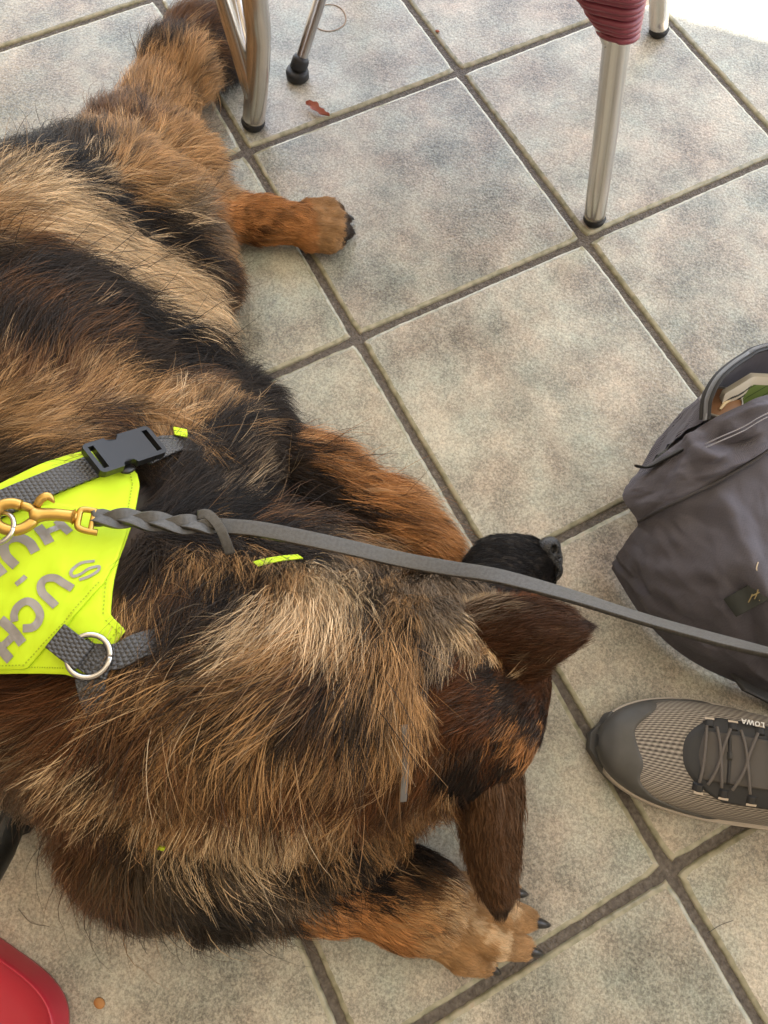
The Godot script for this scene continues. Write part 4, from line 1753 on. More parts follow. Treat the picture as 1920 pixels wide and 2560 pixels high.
func build_shoe() -> void:
	var s := thing("shoe", "black and taupe knit trainer with thin laces standing by the backpack", "shoe", Vector3(0.203, 0.0008, -0.047))
	s.rotation.y = -0.145
	# knit: beige ribs over a dark ground
	var n := 256
	var im := Image.create(n, n, false, Image.FORMAT_RGB8)
	var r := RandomNumberGenerator.new()
	r.seed = 12
	for y in n:
		for x in n:
			var rib := 0.5 + 0.5 * sin(y * TAU / 8.0)
			var dash := 0.5 + 0.5 * sin((x + (y / 8) * 5) * TAU / 16.0)
			var v := clampf(rib * 0.75 + dash * 0.35 - 0.12 + r.randf_range(-0.08, 0.08), 0, 1)
			im.set_pixel(x, y, Color(0.055, 0.045, 0.038).lerp(Color(0.42, 0.375, 0.315), v).linear_to_srgb())
	var knit := StandardMaterial3D.new()
	knit.albedo_texture = ImageTexture.create_from_image(im)
	knit.uv1_scale = Vector3(12, 12, 1)
	knit.roughness = 0.85
	part("upper", shoe_patch(func(_a): return 0.0, func(_a): return 0.296, -1.0, 1.0, 0.0, 90, 41), knit, s)
	var rub := mat(Color(0.040, 0.040, 0.040), 0.55)
	rub.albedo_texture = noise_tex(0.012, ramp([[0.0, Color(0.75, 0.73, 0.70)], [0.55, Color(0.9, 0.89, 0.87)], [0.8, Color(1.0, 0.98, 0.95)], [1.0, Color(1, 1, 1)]]), 256)
	rub.albedo_color = lin(0.082, 0.080, 0.076)
	rub.uv1_triplanar = true
	rub.uv1_scale = Vector3(14, 14, 14)
	rub.roughness_texture = noise_tex(0.02, ramp([[0.0, Color(0.5, 0.5, 0.5)], [1.0, Color(1, 1, 1)]]), 256)
	rub.roughness = 0.62
	var cap_end := func(a: float) -> float: return 0.030 + 0.030 * pow(absf(a), 1.6) + 0.004 * sin(a * 9.0) + 0.05 * smoothstep(0.72, 1.0, absf(a))
	part("toe_cap", shoe_patch(func(_a): return 0.0, cap_end, -1.0, 1.0, 0.0016, 30, 61), rub, s)
	# sole: dark tread, pale rim
	for lay in [["outsole", 0.0, 0.014, 0.0010, rub], ["midsole", 0.0141, 0.0245, 0.0032, mat(Color(0.46, 0.40, 0.33), 0.7)]]:
		var pts := PackedVector3Array()
		var ring := []
		for side in [-1.0, 1.0]:
			for i in 60:
				var x0: float = 0.010 if lay[0] == "midsole" else 0.0
				var x: float = lerpf(x0, 0.296, i / 59.0 if side < 0 else 1.0 - i / 59.0)
				var p := shoe_at(x, side, lay[3])
				ring.append(Vector3(x - (0.0035 if x < 0.004 else 0.0), 0, p.z))
		for q in [[lay[1], 0.97], [lay[1] + 0.002, 1.0], [lay[2] - 0.002, 1.0], [lay[2], 0.975]]:
			for p in ring:
				pts.append(Vector3(lerpf(0.13, p.x, lerpf(1.0, q[1], 0.3)), q[0], p.z * q[1]))
		var m: int = ring.size()
		var idx := sheet_idx(4, m, true, true)
		pts.append(Vector3(0.13, lay[1], 0))
		pts.append(Vector3(0.13, lay[2], 0))
		for k in m:
			idx.append_array([4 * m, k, (k + 1) % m, 4 * m + 1, 3 * m + (k + 1) % m, 3 * m + k])
		part(lay[0], solid(pts, idx), lay[4], s)
	# ribbed toe bumper
	for i in 5:
		var lug := []
		for k in 9:
			var a := -0.62 + 0.50 * k / 8.0
			var p := shoe_at(0.004 + 0.020 * a * a, a * 1.25, 0.004)
			p.y = 0.006 + i * 0.0048
			lug.append(p)
		part("bumper_rib", tube(lug, [0.0012, 0.0019, 0.0021, 0.0021, 0.0021, 0.0021, 0.0021, 0.0019, 0.0012], 8), rub, s)
	# lace stay: a dark band round the tongue opening
	var stay := mat(Color(0.026, 0.026, 0.027), 0.62)
	var half := func(x: float) -> float: return 0.30 + 0.5 * clampf((x - 0.085) / 0.1, 0, 1) * 0.25
	part("lace_stay", shoe_patch(func(a): return 0.067 + 0.15 * a * a, func(_a): return 0.165, -0.43, 0.47, 0.0018, 40, 41), stay, s)
	var tongue := mat(Color(0.095, 0.085, 0.076), 0.8)
	tongue.albedo_texture = noise_tex(0.03, ramp([[0.0, Color(0.6, 0.55, 0.5)], [0.45, Color(0.7, 0.66, 0.62)], [0.55, Color(1.5, 1.3, 1.15)], [1.0, Color(1, 1, 1)]]), 128)
	part("tongue", shoe_patch(func(a): return 0.0765 + 0.02 * absf(a), func(_a): return 0.175, -0.215, 0.225, 0.0036, 36, 25), tongue, s)
	part("centre_strap", shoe_patch(func(_a): return 0.0985, func(_a): return 0.1025, -0.215, 0.225, 0.0048, 8, 21), mat(Color(0.032, 0.031, 0.031), 0.7), s)
	part("centre_loop", shoe_patch(func(_a): return 0.0980, func(_a): return 0.1030, -0.04, 0.015, 0.0062, 8, 8), mat(Color(0.05, 0.048, 0.045), 0.7), s)
	# laces zigzag between loops
	var cord := mat(Color(0.115, 0.100, 0.088), 0.75)
	var stops := [[0.0830, -0.235, 0.0790, 0.235], [0.0905, -0.235, 0.0955, 0.245], [0.1005, -0.235, 0.0855, 0.24], [0.1080, -0.235, 0.1155, 0.26], [0.1200, -0.235, 0.1030, 0.25], [0.1275, -0.235, 0.1330, 0.27]]
	for q in stops:
		var path := []
		for i in 14:
			var t := i / 13.0
			var p := shoe_at(lerpf(q[0], q[2], t), lerpf(q[1], q[3], t), 0.0062 + 0.0016 * sin(t * PI))
			path.append(p)
		part("lace", tube(path, [0.00135], 8), cord, s)
	var tick := mat(Color(0.55, 0.47, 0.38), 0.7)
	for q in [[0.0866, -0.29], [0.1042, -0.29], [0.1235, -0.29], [0.0805, 0.31], [0.0990, 0.32], [0.1190, 0.34]]:
		var x: float = q[0]
		part("lace_loop", shoe_patch(func(_a): return x - 0.0042, func(_a): return x + 0.0042, q[1] - 0.06 if q[1] < 0 else q[1] - 0.045, q[1] + 0.045 if q[1] < 0 else q[1] + 0.06, 0.0038, 8, 12), stay, s)
		part("bar_tack", shoe_patch(func(_a): return x - 0.0036, func(_a): return x + 0.0036, q[1] - 0.080 if q[1] < 0 else q[1] + 0.050, q[1] - 0.050 if q[1] < 0 else q[1] + 0.080, 0.0036, 8, 8, false), tick, s)
	# the printed name on the outer side
	var word := TextMesh.new()
	word.text = "LOWA"
	var font := SystemFont.new()
	font.font_names = PackedStringArray(["Droid Sans"])
	font.font_weight = 800
	word.font = font
	word.font_size = 32
	word.pixel_size = 0.00020
	word.depth = 0.0004
	var wp := shoe_at(0.1185, -0.365, 0.0040)
	var wq := shoe_at(0.1185, -0.33, 0.0040)
	var ta := shoe_at(0.130, -0.365, 0.004)
	var tb := shoe_at(0.108, -0.365, 0.004)
	var tx := (tb - ta).normalized()
	var ty := (wq - wp).normalized()
	ty = (ty - tx * tx.dot(ty)).normalized()
	var wo := part("printed_name", word, mat(Color(0.8, 0.8, 0.78), 0.5), s, wp)
	wo.basis = Basis(tx, ty, tx.cross(ty))
	wo.position = wp + tx.cross(ty) * 0.0015
	# sock
	var sock := []
	var sr := []
	for i in 10:
		var t := i / 9.0
		sock.append(Vector3(0.205 + 0.02 * t, 0.075 + 0.14 * t, 0.004))
		sr.append(0.036 + 0.004 * t)
	part("sock", tube(sock, sr, 20), mat(Color(0.03, 0.03, 0.034), 0.9), s)

# ---------------------------------------------------------------- bowl
func build_bowl() -> void:
	var corner: Vector3 = BOWL_CORNER[0]
	var turn := 0.46
	var xh := Vector3(cos(turn), 0, sin(turn))
	var zh := Vector3(-sin(turn), 0, cos(turn))
	var half := 0.095
	var b := thing("dog_bowl", "red plastic dog bowl with rounded corners on the tiles", "dog bowl", corner + Vector3(0, 0.0006, 0) - xh * (half - 0.016) + zh * (half - 0.016) + Vector3(0.002, 0, 0.014))
	var red := mat(Color(0.46, 0.022, 0.046), 0.32)
	red.normal_enabled = true
	red.normal_texture = noise_tex(0.02, null, 256, FastNoiseLite.TYPE_SIMPLEX_SMOOTH, 3, 5, true, 2.0)
	red.normal_scale = 0.15
	red.uv1_triplanar = true
	red.uv1_scale = Vector3(6, 6, 6)
	# outer wall up, over a rounded rim, inner wall down, floor
	var prof := [[0.975, 0.0], [0.997, 0.002], [1.0, 0.006], [0.990, 0.016], [0.978, 0.0255], [0.970, 0.0285], [0.960, 0.0295], [0.950, 0.0285], [0.946, 0.0255], [0.935, 0.018], [0.90, 0.0105], [0.83, 0.0068], [0.70, 0.0058], [0.35, 0.0055]]
	var n := 72
	var pts := PackedVector3Array()
	for q in prof:
		for k in n:
			var a := TAU * k / n
			var e := 0.5
			var d: Vector2 = Vector2(signf(cos(a)) * pow(absf(cos(a)), e), signf(sin(a)) * pow(absf(sin(a)), e)) * half * float(q[0])
			pts.append(xh * d.x + zh * d.y + Vector3(0, q[1], 0))
	var idx := sheet_idx(prof.size(), n, true, true)
	var m := pts.size()
	pts.append(Vector3(0, 0.0053, 0))
	pts.append(Vector3(0, 0.0, 0))
	for k in n:
		idx.append_array([m, (prof.size() - 1) * n + (k + 1) % n, (prof.size() - 1) * n + k, m + 1, k, (k + 1) % n])
	part("bowl_body", solid(pts, idx), red, b)
	var drop := mat(Color(0.8, 0.8, 0.8), 0.03)
	drop.refraction_enabled = true
	drop.refraction_scale = 0.033
	drop.transparency = BaseMaterial3D.TRANSPARENCY_ALPHA
	drop.albedo_color = Color(0.95, 0.95, 0.95, 0.1)
	for q in [[0.035, -0.045, 0.0022], [0.052, -0.002, 0.003], [0.050, 0.004, 0.002]]:
		part("water_drop", lathe([Vector2(0, 1.0), Vector2(0.6, 0.85), Vector2(0.9, 0.45), Vector2(1.0, 0.05), Vector2(0.0, 0.0)], 14), drop, b, xh * q[0] + zh * q[1] + Vector3(0, 0.0062, 0)).scale = Vector3(q[2], q[2] * 0.6, q[2] * 1.3)

# ---------------------------------------------------------------- bits on the floor
func build_small_things() -> void:
	# dry leaf
	var leaf := thing("dry_leaf", "small curled red-brown dry leaf lying by a tile joint", "leaf", BITS[0] + Vector3(0, 0.0012, 0))
	var pts := PackedVector3Array()
	for i in 13:
		var t := i / 12.0
		var w := 0.0055 * sin(pow(t, 0.7) * PI) * (1.0 + 0.35 * sin(t * 21.0)) + 0.0002
		for k in 5:
			var a := (k - 2) * 0.5
			pts.append(Vector3((t - 0.5) * 0.038, 0.0005 + 0.0045 * a * a + 0.002 * sin(t * 7.0) + 0.002, a * w))
	var lm := mat(Color(0.27, 0.095, 0.065), 0.6)
	lm.backlight_enabled = true
	lm.backlight = lin(0.2, 0.05, 0.03)
	part("blade", solid(pts, sheet_idx(13, 5)), lm, leaf).rotation.y = -0.55
	# crumbs
	for q in [[1, 0.0026, Color(0.28, 0.09, 0.045), "tiny rust-coloured crumb beside a tile joint under the chair"], [3, 0.0042, Color(0.42, 0.20, 0.065), "orange-brown kibble crumb on the tile beside the red bowl"], [4, 0.0026, Color(0.30, 0.16, 0.08), "tiny tan crumb on the tile below the dog's elbow"]]:
		var o := MeshInstance3D.new()
		o.name = "crumb"
		var prof := [Vector2(0, 1.0), Vector2(0.55, 0.86), Vector2(0.95, 0.5), Vector2(1.0, 0.2), Vector2(0.7, 0.0), Vector2(0, 0)]
		var cp := PackedVector3Array()
		for p in prof:
			for k in 12:
				var a := TAU * k / 12
				var rr: float = p.x * (1.0 + 0.10 * sin(TAU * k / 6.0) + 0.12 * cos(TAU * k / 12.0 + 1.0))
				cp.append(Vector3(cos(a) * rr * 1.15, p.y * 0.6, sin(a) * rr) * q[1])
		o.mesh = solid(cp, sheet_idx(prof.size(), 12, true))
		o.material_override = mat(q[2], 0.7)
		add_child(o, true)
		o.position = BITS[q[0]] + Vector3(0, 0.0004, 0)
		tag(o, q[3], "crumb", "crumbs on the floor")
	# dried ring of spilt drink
	var ring := []
	for i in 49:
		var a := TAU * i / 48.0
		ring.append(Vector3(cos(a) * 0.0235 * (1.0 + 0.03 * sin(a * 3.0)), 0, sin(a) * 0.026))
	var st := part("ring_stain", tube(ring, [0.0009], 6, 0.25), mat(Color(0.26, 0.17, 0.10), 0.5), self, BITS[2] + Vector3(0, 0.0004, 0))
	tag(st, "thin brown ring stain dried on a tile under the chair", "stain")
	var dark := mat(Color(0.03, 0.026, 0.023), 0.5)
	var hp: Vector3 = BITS[5]
	var hq: Vector3 = BITS[6]
	var hair := part("loose_hair", tube(smooth_path([hp + Vector3(0, 0.0012, 0), hp.lerp(hq, 0.5) + Vector3(0, 0.0018, -0.0015), hq + Vector3(0, 0.0010, 0)], 14), [0.00025], 5), dark, self)
	tag(hair, "single dark dog hair lying across a joint beside the trainer", "hair")
	for q in [[-0.255, 0.100, 0.9], [-0.232, 0.118, 1.7], [-0.190, 0.128, 1.2], [-0.120, 0.120, 2.0], [-0.285, 0.120, 0.4]]:
		var c := Vector3(q[0], 0.0012, q[1])
		var v := Vector3(cos(q[2]), 0, sin(q[2])) * 0.016
		var w := Vector3(-v.z, 0, v.x) * 0.25
		var lh := part("loose_hair", tube(smooth_path([c - v, c + w + Vector3(0, 0.0006, 0), c + v], 12), [0.00022], 5), dark, self)
		tag(lh, "short dark dog hair shed on the tile below the foreleg fringe", "hair", "shed hairs on the floor")
# bones of the lying dog: joint a (x y z radius), joint b (x y z radius), region, blend
const BONES := [
	[-.343, .072, -.583, .062, -.352, .083, -.506, .084, 0, .05],
	[-.352, .083, -.506, .084, -.358, .1, -.392, .11, 0, .05],
	[-.358, .1, -.392, .11, -.336, .115, -.282, .118, 0, .05],
	[-.336, .115, -.282, .118, -.28, .125, -.154, .115, 0, .05],
	[-.28, .125, -.154, .115, -.177, .13, -.076, .1, 0, .05],
	[-.177, .13, -.076, .1, -.074, .135, -.063, .084, 0, .05],
	[-.074, .135, -.063, .084, .007, .135, -.061, .071, 0, .05],
	[-.187, .09, -.161, .075, -.107, .075, -.151, .065, 0, .05],
	[-.107, .075, -.151, .065, -.032, .07, -.148, .055, 0, .05],
	[-.27, .06, -.477, .05, -.246, .055, -.422, .05, 0, .05],
	[-.246, .055, -.422, .05, -.234, .055, -.366, .05, 0, .05],
	[-.234, .055, -.366, .05, -.259, .08, -.32, .065, 0, .05],
	[-.172, .085, .016, .068, -.105, .085, .015, .067, 0, .008],
	[-.105, .085, .015, .067, -.048, .086, .006, .057, 0, .008],
	[-.048, .086, .006, .057, .001, .09, -.004, .04, 0, .008],
	[-.281, .09, -.054, .075, -.271, .06, -.024, .048, 0, .05],
	[-.162, .08, .006, .065, -.171, .055, .038, .05, 1, .04],
	[-.171, .048, .046, .043, -.11, .041, .061, .039, 1, .03],
	[-.11, .041, .061, .039, -.04, .036, .071, .031, 1, .03],
	[-.04, .036, .071, .031, .015, .031, .082, .024, 1, .03],
	[.015, .031, .082, .024, .042, .03, .09, .026, 1, .03],
	[.042, .03, .09, .026, .058, .028, .094, .026, 1, .03],
	[.052, .029, .09, .024, .076, .027, .084, .015, 8, .008],
	[.076, .027, .084, .015, .102, .024, .08, .013, 8, .008],
	[.102, .024, .08, .013, .121, .013, .08, .009, 8, .008],
	[.054, .03, .093, .024, .083, .03, .092, .015, 8, .008],
	[.083, .03, .092, .015, .113, .027, .097, .013, 8, .008],
	[.113, .027, .097, .013, .137, .013, .102, .009, 8, .008],
	[.054, .03, .095, .024, .079, .03, .106, .015, 8, .008],
	[.079, .03, .106, .015, .108, .027, .116, .013, 8, .008],
	[.108, .027, .116, .013, .132, .013, .123, .009, 8, .008],
	[.051, .029, .096, .024, .062, .027, .114, .015, 8, .008],
	[.062, .027, .114, .015, .082, .024, .128, .013, 8, .008],
	[.082, .024, .128, .013, .1, .013, .136, .009, 8, .008],
	[-.198, .12, -.195, .074, -.179, .085, -.275, .06, 2, .04],
	[-.179, .085, -.275, .06, -.153, .04, -.349, .028, 2, .04],
	[-.154, .04, -.344, .028, -.074, .038, -.286, .028, 2, .03],
	[-.074, .038, -.286, .028, -.004, .036, -.246, .028, 2, .03],
	[-.004, .036, -.246, .028, .041, .03, -.224, .024, 2, .03],
	[-.302, .07, -.584, .064, -.263, .06, -.557, .055, 3, .04],
	[-.263, .06, -.557, .055, -.233, .048, -.512, .042, 3, .04],
	[-.235, .044, -.518, .038, -.24, .04, -.578, .033, 3, .03],
	[-.24, .04, -.578, .033, -.22, .034, -.612, .024, 3, .03],
	[-.221, .033, -.613, .023, -.156, .028, -.611, .019, 3, .02],
	[-.156, .028, -.611, .019, -.116, .026, -.609, .022, 3, .02],
	[-.112, .026, -.613, .02, -.104, .025, -.629, .014, 9, .007],
	[-.104, .025, -.629, .014, -.084, .021, -.64, .011, 9, .007],
	[-.084, .021, -.64, .011, -.076, .012, -.648, .008, 9, .007],
	[-.112, .027, -.61, .02, -.098, .028, -.615, .014, 9, .007],
	[-.098, .028, -.615, .014, -.075, .023, -.623, .011, 9, .007],
	[-.075, .023, -.623, .011, -.066, .012, -.632, .008, 9, .007],
	[-.111, .027, -.607, .02, -.097, .028, -.603, .014, 9, .007],
	[-.097, .028, -.603, .014, -.073, .023, -.606, .011, 9, .007],
	[-.073, .023, -.606, .011, -.062, .012, -.615, .008, 9, .007],
	[-.111, .026, -.605, .02, -.101, .024, -.594, .014, 9, .007],
	[-.101, .024, -.594, .014, -.08, .02, -.593, .011, 9, .007],
	[-.08, .02, -.593, .011, -.071, .012, -.6, .008, 9, .007],
	[-.323, .05, -.675, .036, -.302, .04, -.746, .031, 4, .03],
	[-.302, .04, -.746, .031, -.285, .04, -.82, .03, 4, .03],
	[-.285, .04, -.82, .03, -.273, .04, -.873, .024, 4, .03],
	[-.273, .04, -.873, .024, -.254, .038, -.889, .018, 4, .03],
	[-.254, .038, -.889, .018, -.239, .028, -.865, .013, 4, .03],
	[-.311, .055, -.667, .045, -.265, .04, -.679, .038, 4, .04],
	[.052, .147, -.069, .06, .073, .137, -.064, .051, 5, .03],
	[.073, .13, -.066, .047, .099, .105, -.081, .036, 5, .03],
	[.055, .112, -.036, .044, .075, .1, -.036, .036, 5, .03],
	[.054, .115, -.125, .042, .088, .088, -.143, .036, 5, .03],
	[.102, .088, -.102, .038, .113, .056, -.162, .036, 5, .025],
	[.113, .056, -.162, .036, .121, .045, -.192, .033, 5, .025],
	[.121, .045, -.192, .033, .14, .043, -.202, .024, 5, .025],
]
const COAT_0 := [
	[-.461, -.683, -.016, 0, -1, "K", .045],
	[-.361, -.559, -.243, -.489, -.838, "K", .045],
	[-.331, -.538, .195, -.392, -.899, "K", .04],
	[-.308, -.519, .644, -.525, -.556, "K", .04],
	[-.358, -.534, -.011, -.37, -.929, "K", .045],
	[-.334, -.519, .105, -.402, -.91, "K", .042],
	[-.314, -.51, .539, -.477, -.695, "K", .042],
	[-.293, -.502, .788, -.6, -.14, "K", .042],
	[-.281, -.5, .707, -.697, -.12, "K", .04],
	[-.267, -.506, .574, -.765, -.293, "K", .04],
	[-.246, -.512, .84, -.542, -.03, "K", .04],
	[-.225, -.508, .82, -.572, .014, "K", .04],
	[-.354, -.505, .599, -.293, -.746, "C", .04],
	[-.326, -.484, .804, -.404, -.436, "C", .04],
	[-.297, -.469, .845, -.532, -.052, "C", .04],
	[-.272, -.471, .641, -.75, -.162, "C", .04],
	[-.25, -.47, .635, -.755, -.162, "C", .04],
	[-.221, -.458, .765, -.637, .095, "C", .04],
	[-.194, -.45, .571, -.818, -.071, "C", .04],
	[-.176, -.448, -.117, -.856, -.503, "C", .04],
	[-.163, -.433, .79, 0, .614, "C", .04],
	[-.317, -.44, .942, -.334, .008, "C", .04],
	[-.283, -.429, .776, -.621, -.108, "C", .04],
	[-.257, -.43, .518, -.81, -.274, "C", .04],
	[-.23, -.426, .763, -.642, .068, "C", .04],
	[-.2, -.416, .769, -.604, .208, "C", .04],
	[-.324, -.425, .95, -.302, -.079, "T", .04],
	[-.317, -.402, .918, -.334, -.215, "B", .045],
	[-.31, -.379, .794, -.385, -.47, "D", .045],
	[-.29, -.387, .715, -.525, -.461, "D", .05],
	[-.267, -.399, .588, -.69, -.423, "D", .05],
	[-.248, -.42, .331, -.831, -.448, "D", .05],
	[-.301, -.35, .64, -.405, -.653, "D", .05],
	[-.278, -.362, .613, -.56, -.557, "D", .05],
	[-.256, -.376, .547, -.723, -.422, "K", .05],
	[-.234, -.384, .35, -.843, -.408, "K", .05],
	[-.208, -.388, .697, -.697, -.168, "K", .05],
	[-.177, -.388, .521, -.794, -.313, "K", .05],
	[-.161, -.414, .971, 0, .24, "D", .05],
	[-.293, -.496, .842, -.5, .201, "D", .04],
	[-.276, -.499, .631, -.723, -.28, "K", .04],
	[-.258, -.51, .775, -.614, -.152, "D", .04],
	[-.29, -.322, .29, -.346, -.893, "B", .05],
	[-.273, -.326, .424, -.468, -.775, "D", .05],
	[-.254, -.329, .49, -.615, -.618, "B", .05],
	[-.236, -.335, .44, -.737, -.513, "D", .05],
	[-.216, -.343, .391, -.797, -.461, "D", .05],
	[-.194, -.352, .551, -.73, -.403, "K", .05],
	[-.171, -.359, .463, -.777, -.427, "D", .05],
	[-.279, -.29, .25, -.24, -.938, "D", .05],
	[-.257, -.295, .308, -.382, -.872, "B", .045],
	[-.236, -.304, .417, -.635, -.65, "K", .045],
	[-.216, -.321, .387, -.777, -.497, "D", .045],
	[-.267, -.264, .121, -.221, -.968, "B", .04],
	[-.247, -.272, .192, -.361, -.913, "T", .04],
	[-.227, -.288, .285, -.581, -.762, "T", .04],
	[-.211, -.3, .312, -.677, -.666, "T", .04],
	[-.192, -.301, .679, -.527, -.512, "T", .04],
	[-.188, -.319, .678, -.521, -.518, "B", .04],
	[-.178, -.341, .543, -.707, -.452, "D", .045],
	[-.26, -.236, .672, -.384, -.633, "T", .04],
	[-.239, -.239, .678, -.534, -.505, "B", .04],
	[-.213, -.25, .579, .006, .815, "K", .035],
	[-.198, -.267, .347, .313, .884, "T", .035],
	[-.183, -.265, .285, .362, .888, "T", .035],
	[-.245, -.218, .879, -.41, -.243, "T", .04],
	[-.262, -.214, .943, -.279, -.184, "T", .04],
	[-.261, -.194, .779, -.267, -.567, "D", .04],
	[-.176, -.297, .105, -.432, -.896, "C", .03],
	[-.225, -.233, .862, -.492, .123, "D", .035],
	[-.239, -.548, .548, -.244, -.8, "C", .04],
	[-.225, -.546, .414, -.239, -.879, "G", .04],
	[-.229, -.517, .82, -.503, -.275, "D", .04],
	[-.205, -.553, .657, -.744, .124, "G", .035],
	[-.209, -.525, .757, -.653, .03, "G", .035],
	[-.193, -.559, .336, -.749, -.571, "O", .02],
	[-.195, -.522, .687, -.698, .2, "T", .035],
	[-.214, -.499, .804, -.582, .124, "D", .04],
	[-.187, -.505, .574, -.804, -.155, "B", .04],
	[-.18, -.485, .326, -.868, -.375, "B", .04],
	[-.179, -.474, .865, 0, .502, "B", .04],
	[-.198, -.481, .645, -.725, -.239, "D", .045],
	[-.173, -.509, .989, 0, .15, "D", .04],
	[-.188, -.59, .492, -.664, -.563, "O", .014],
	[-.159, -.595, .999, -.05, .006, "O", .013],
	[-.132, -.592, .999, -.044, .011, "O", .012],
	[-.105, -.591, .977, -.212, -.027, "O", .012],
	[-.079, -.603, .88, -.326, -.345, "T", .012],
	[-.078, -.582, .957, -.278, -.081, "T", .012],
	[-.053, -.606, .39, -.679, -.622, "D", .011],
	[-.176, -.583, .937, -.286, -.198, "R", .014],
	[-.15, -.58, .997, -.072, -.011, "O", .012],
	[-.296, -.556, .058, -.25, -.966, "C", .04],
	[-.304, -.575, -.162, -.243, -.957, "D", .04],
	[-.289, -.605, -.183, -.327, -.927, "T", .045],
	[-.299, -.675, -.194, -.267, -.944, "B", .045],
	[-.29, -.76, .028, -.145, -.989, "T", .045],
	[-.285, -.821, .182, -.095, -.979, "D", .04],
	[-.266, -.863, .485, -.076, -.871, "B", .04],
	[-.28, -.582, .193, -.257, -.947, "T", .035],
	[-.28, -.648, -.074, -.426, -.902, "T", .04],
	[-.277, -.721, .041, -.297, -.954, "T", .04],
	[-.27, -.784, .298, .049, -.953, "T", .04],
	[-.257, -.825, .317, -.245, -.916, "T", .04],
	[-.239, -.855, .757, -.563, -.331, "D", .035],
	[-.226, -.849, .46, -.841, .287, "K", .035],
	[-.231, -.832, -.228, -.636, .738, "K", .035],
	[-.258, -.779, .194, .123, -.973, "T", .04],
	[-.259, -.691, .371, -.45, -.813, "T", .04],
	[-.25, -.765, .998, 0, -.062, "T", .04],
	[-.275, -.555, .897, -.443, -.009, "T", .04],
	[-.251, -.557, .884, -.374, .279, "T", .04],
	[-.233, -.592, .539, -.662, -.521, "T", .04],
	[-.232, -.671, .643, -.598, -.479, "T", .045],
	[-.218, -.677, .206, -.77, -.604, "D", .045],
	[-.225, -.604, -.017, -.708, -.706, "T", .045],
	[-.254, -.594, .589, -.545, -.597, "T", .04],
	[-.166, -.295, .122, -.425, -.897, "T", .035],
	[-.153, -.345, .294, -.818, -.494, "D", .045],
	[-.134, -.361, .227, -.755, -.616, "K", .045],
	[-.115, -.35, .768, -.458, .448, "D", .03],
	[-.111, -.307, .502, -.541, .675, "D", .03],
	[-.13, -.301, .184, -.671, -.718, "D", .04],
	[-.138, -.273, .33, -.468, -.82, "K", .045],
	[-.153, -.258, .297, -.494, -.817, "K", .045],
	[-.157, -.218, .273, -.602, -.75, "K", .045],
	[-.166, -.199, .411, -.535, -.738, "D", .045],
	[-.144, -.216, .22, -.672, -.707, "G", .04],
	[-.131, -.233, .267, -.641, -.72, "D", .04],
	[-.118, -.255, .293, -.561, -.774, "G", .04],
	[-.104, -.282, .18, -.887, -.425, "D", .04],
	[-.113, -.226, .642, -.765, -.042, "K", .045],
	[-.094, -.246, .093, -.936, -.34, "K", .045],
	[-.073, -.276, .954, -.144, .263, "D", .042],
	[-.076, -.303, .965, -.095, .246, "O", .042],
	[-.056, -.293, .945, -.246, .215, "O", .042],
	[-.085, -.283, .953, -.171, .251, "D", .042],
	[-.097, -.266, .338, -.902, -.269, "K", .042],
	[-.044, -.283, .93, -.279, .237, "O", .045],
	[-.017, -.275, .881, .145, .45, "O", .04],
	[.014, -.255, .884, -.267, .384, "O", .038],
	[.046, -.233, .793, -.302, .529, "O", .032],
	[.062, -.217, .621, -.639, .455, "O", .028],
	[-.05, -.256, .95, -.007, .313, "D", .045],
	[-.023, -.254, .886, .14, .442, "O", .042],
	[-.068, -.252, .976, -.12, .183, "D", .045],
	[-.011, -.232, .916, .007, .401, "O", .042],
	[-.037, -.235, .88, .243, .408, "D", .045],
	[.016, -.222, .862, -.376, .339, "O", .038],
	[.039, -.213, .935, -.286, .21, "O", .03],
	[-.049, -.216, .652, -.752, -.101, "B", .04],
	[-.026, -.199, .954, -.134, .269, "T", .04],
	[-.073, -.203, .944, -.309, .117, "D", .045],
	[-.097, -.2, .628, -.721, -.292, "B", .04],
	[-.079, -.171, .808, -.549, -.215, "K", .04],
	[-.123, -.188, .597, -.682, -.422, "K", .04],
	[-.147, -.139, -.15, .478, .866, "D", .04],
	[-.129, -.15, .019, .599, .801, "T", .04],
	[-.109, -.154, .118, .691, .713, "T", .04],
	[-.151, -.113, -.005, .291, .957, "T", .04],
	[-.163, -.124, -.367, .35, .862, "D", .04],
	[-.134, -.128, -.042, .449, .892, "B", .04],
	[-.158, -.09, .182, .08, .98, "T", .035],
	[-.141, -.092, -.15, .16, .976, "B", .04],
	[-.036, -.164, .146, .761, .632, "G", .035],
	[-.057, -.147, .079, .744, .664, "C", .04],
	[-.071, -.135, -.064, .637, .768, "T", .04],
	[-.008, -.174, .082, .669, .738, "D", .035],
	[.016, -.186, .021, .811, .585, "G", .035],
	[.04, -.191, .125, -.918, .376, "G", .035],
	[-.108, -.131, -.313, .536, .784, "K", .04],
	[-.101, -.146, -.096, .678, .728, "K", .04],
	[-.129, -.17, .56, .208, .802, "K", .04],
	[-.098, -.18, .871, -.489, -.032, "K", .04],
	[-.148, -.175, .555, -.622, -.552, "K", .04],
	[-.121, -.211, .451, -.772, -.447, "K", .045],
	[-.145, -.195, .385, -.592, -.709, "K", .045],
	[-.121, -.116, -.388, .401, .83, "D", .04],
	[-.09, -.122, -.436, .488, .756, "D", .04],
	[-.13, -.101, -.532, .266, .804, "D", .045],
	[-.103, -.106, -.595, .323, .736, "D", .045],
	[-.073, -.115, -.408, .461, .788, "C", .045],
	[-.052, -.117, -.079, .508, .858, "C", .045],
	[-.028, -.121, .016, .564, .826, "C", .045],
	[-.003, -.138, .01, .811, .585, "D", .04],
	[-.001, -.112, .01, .532, .847, "D", .04],
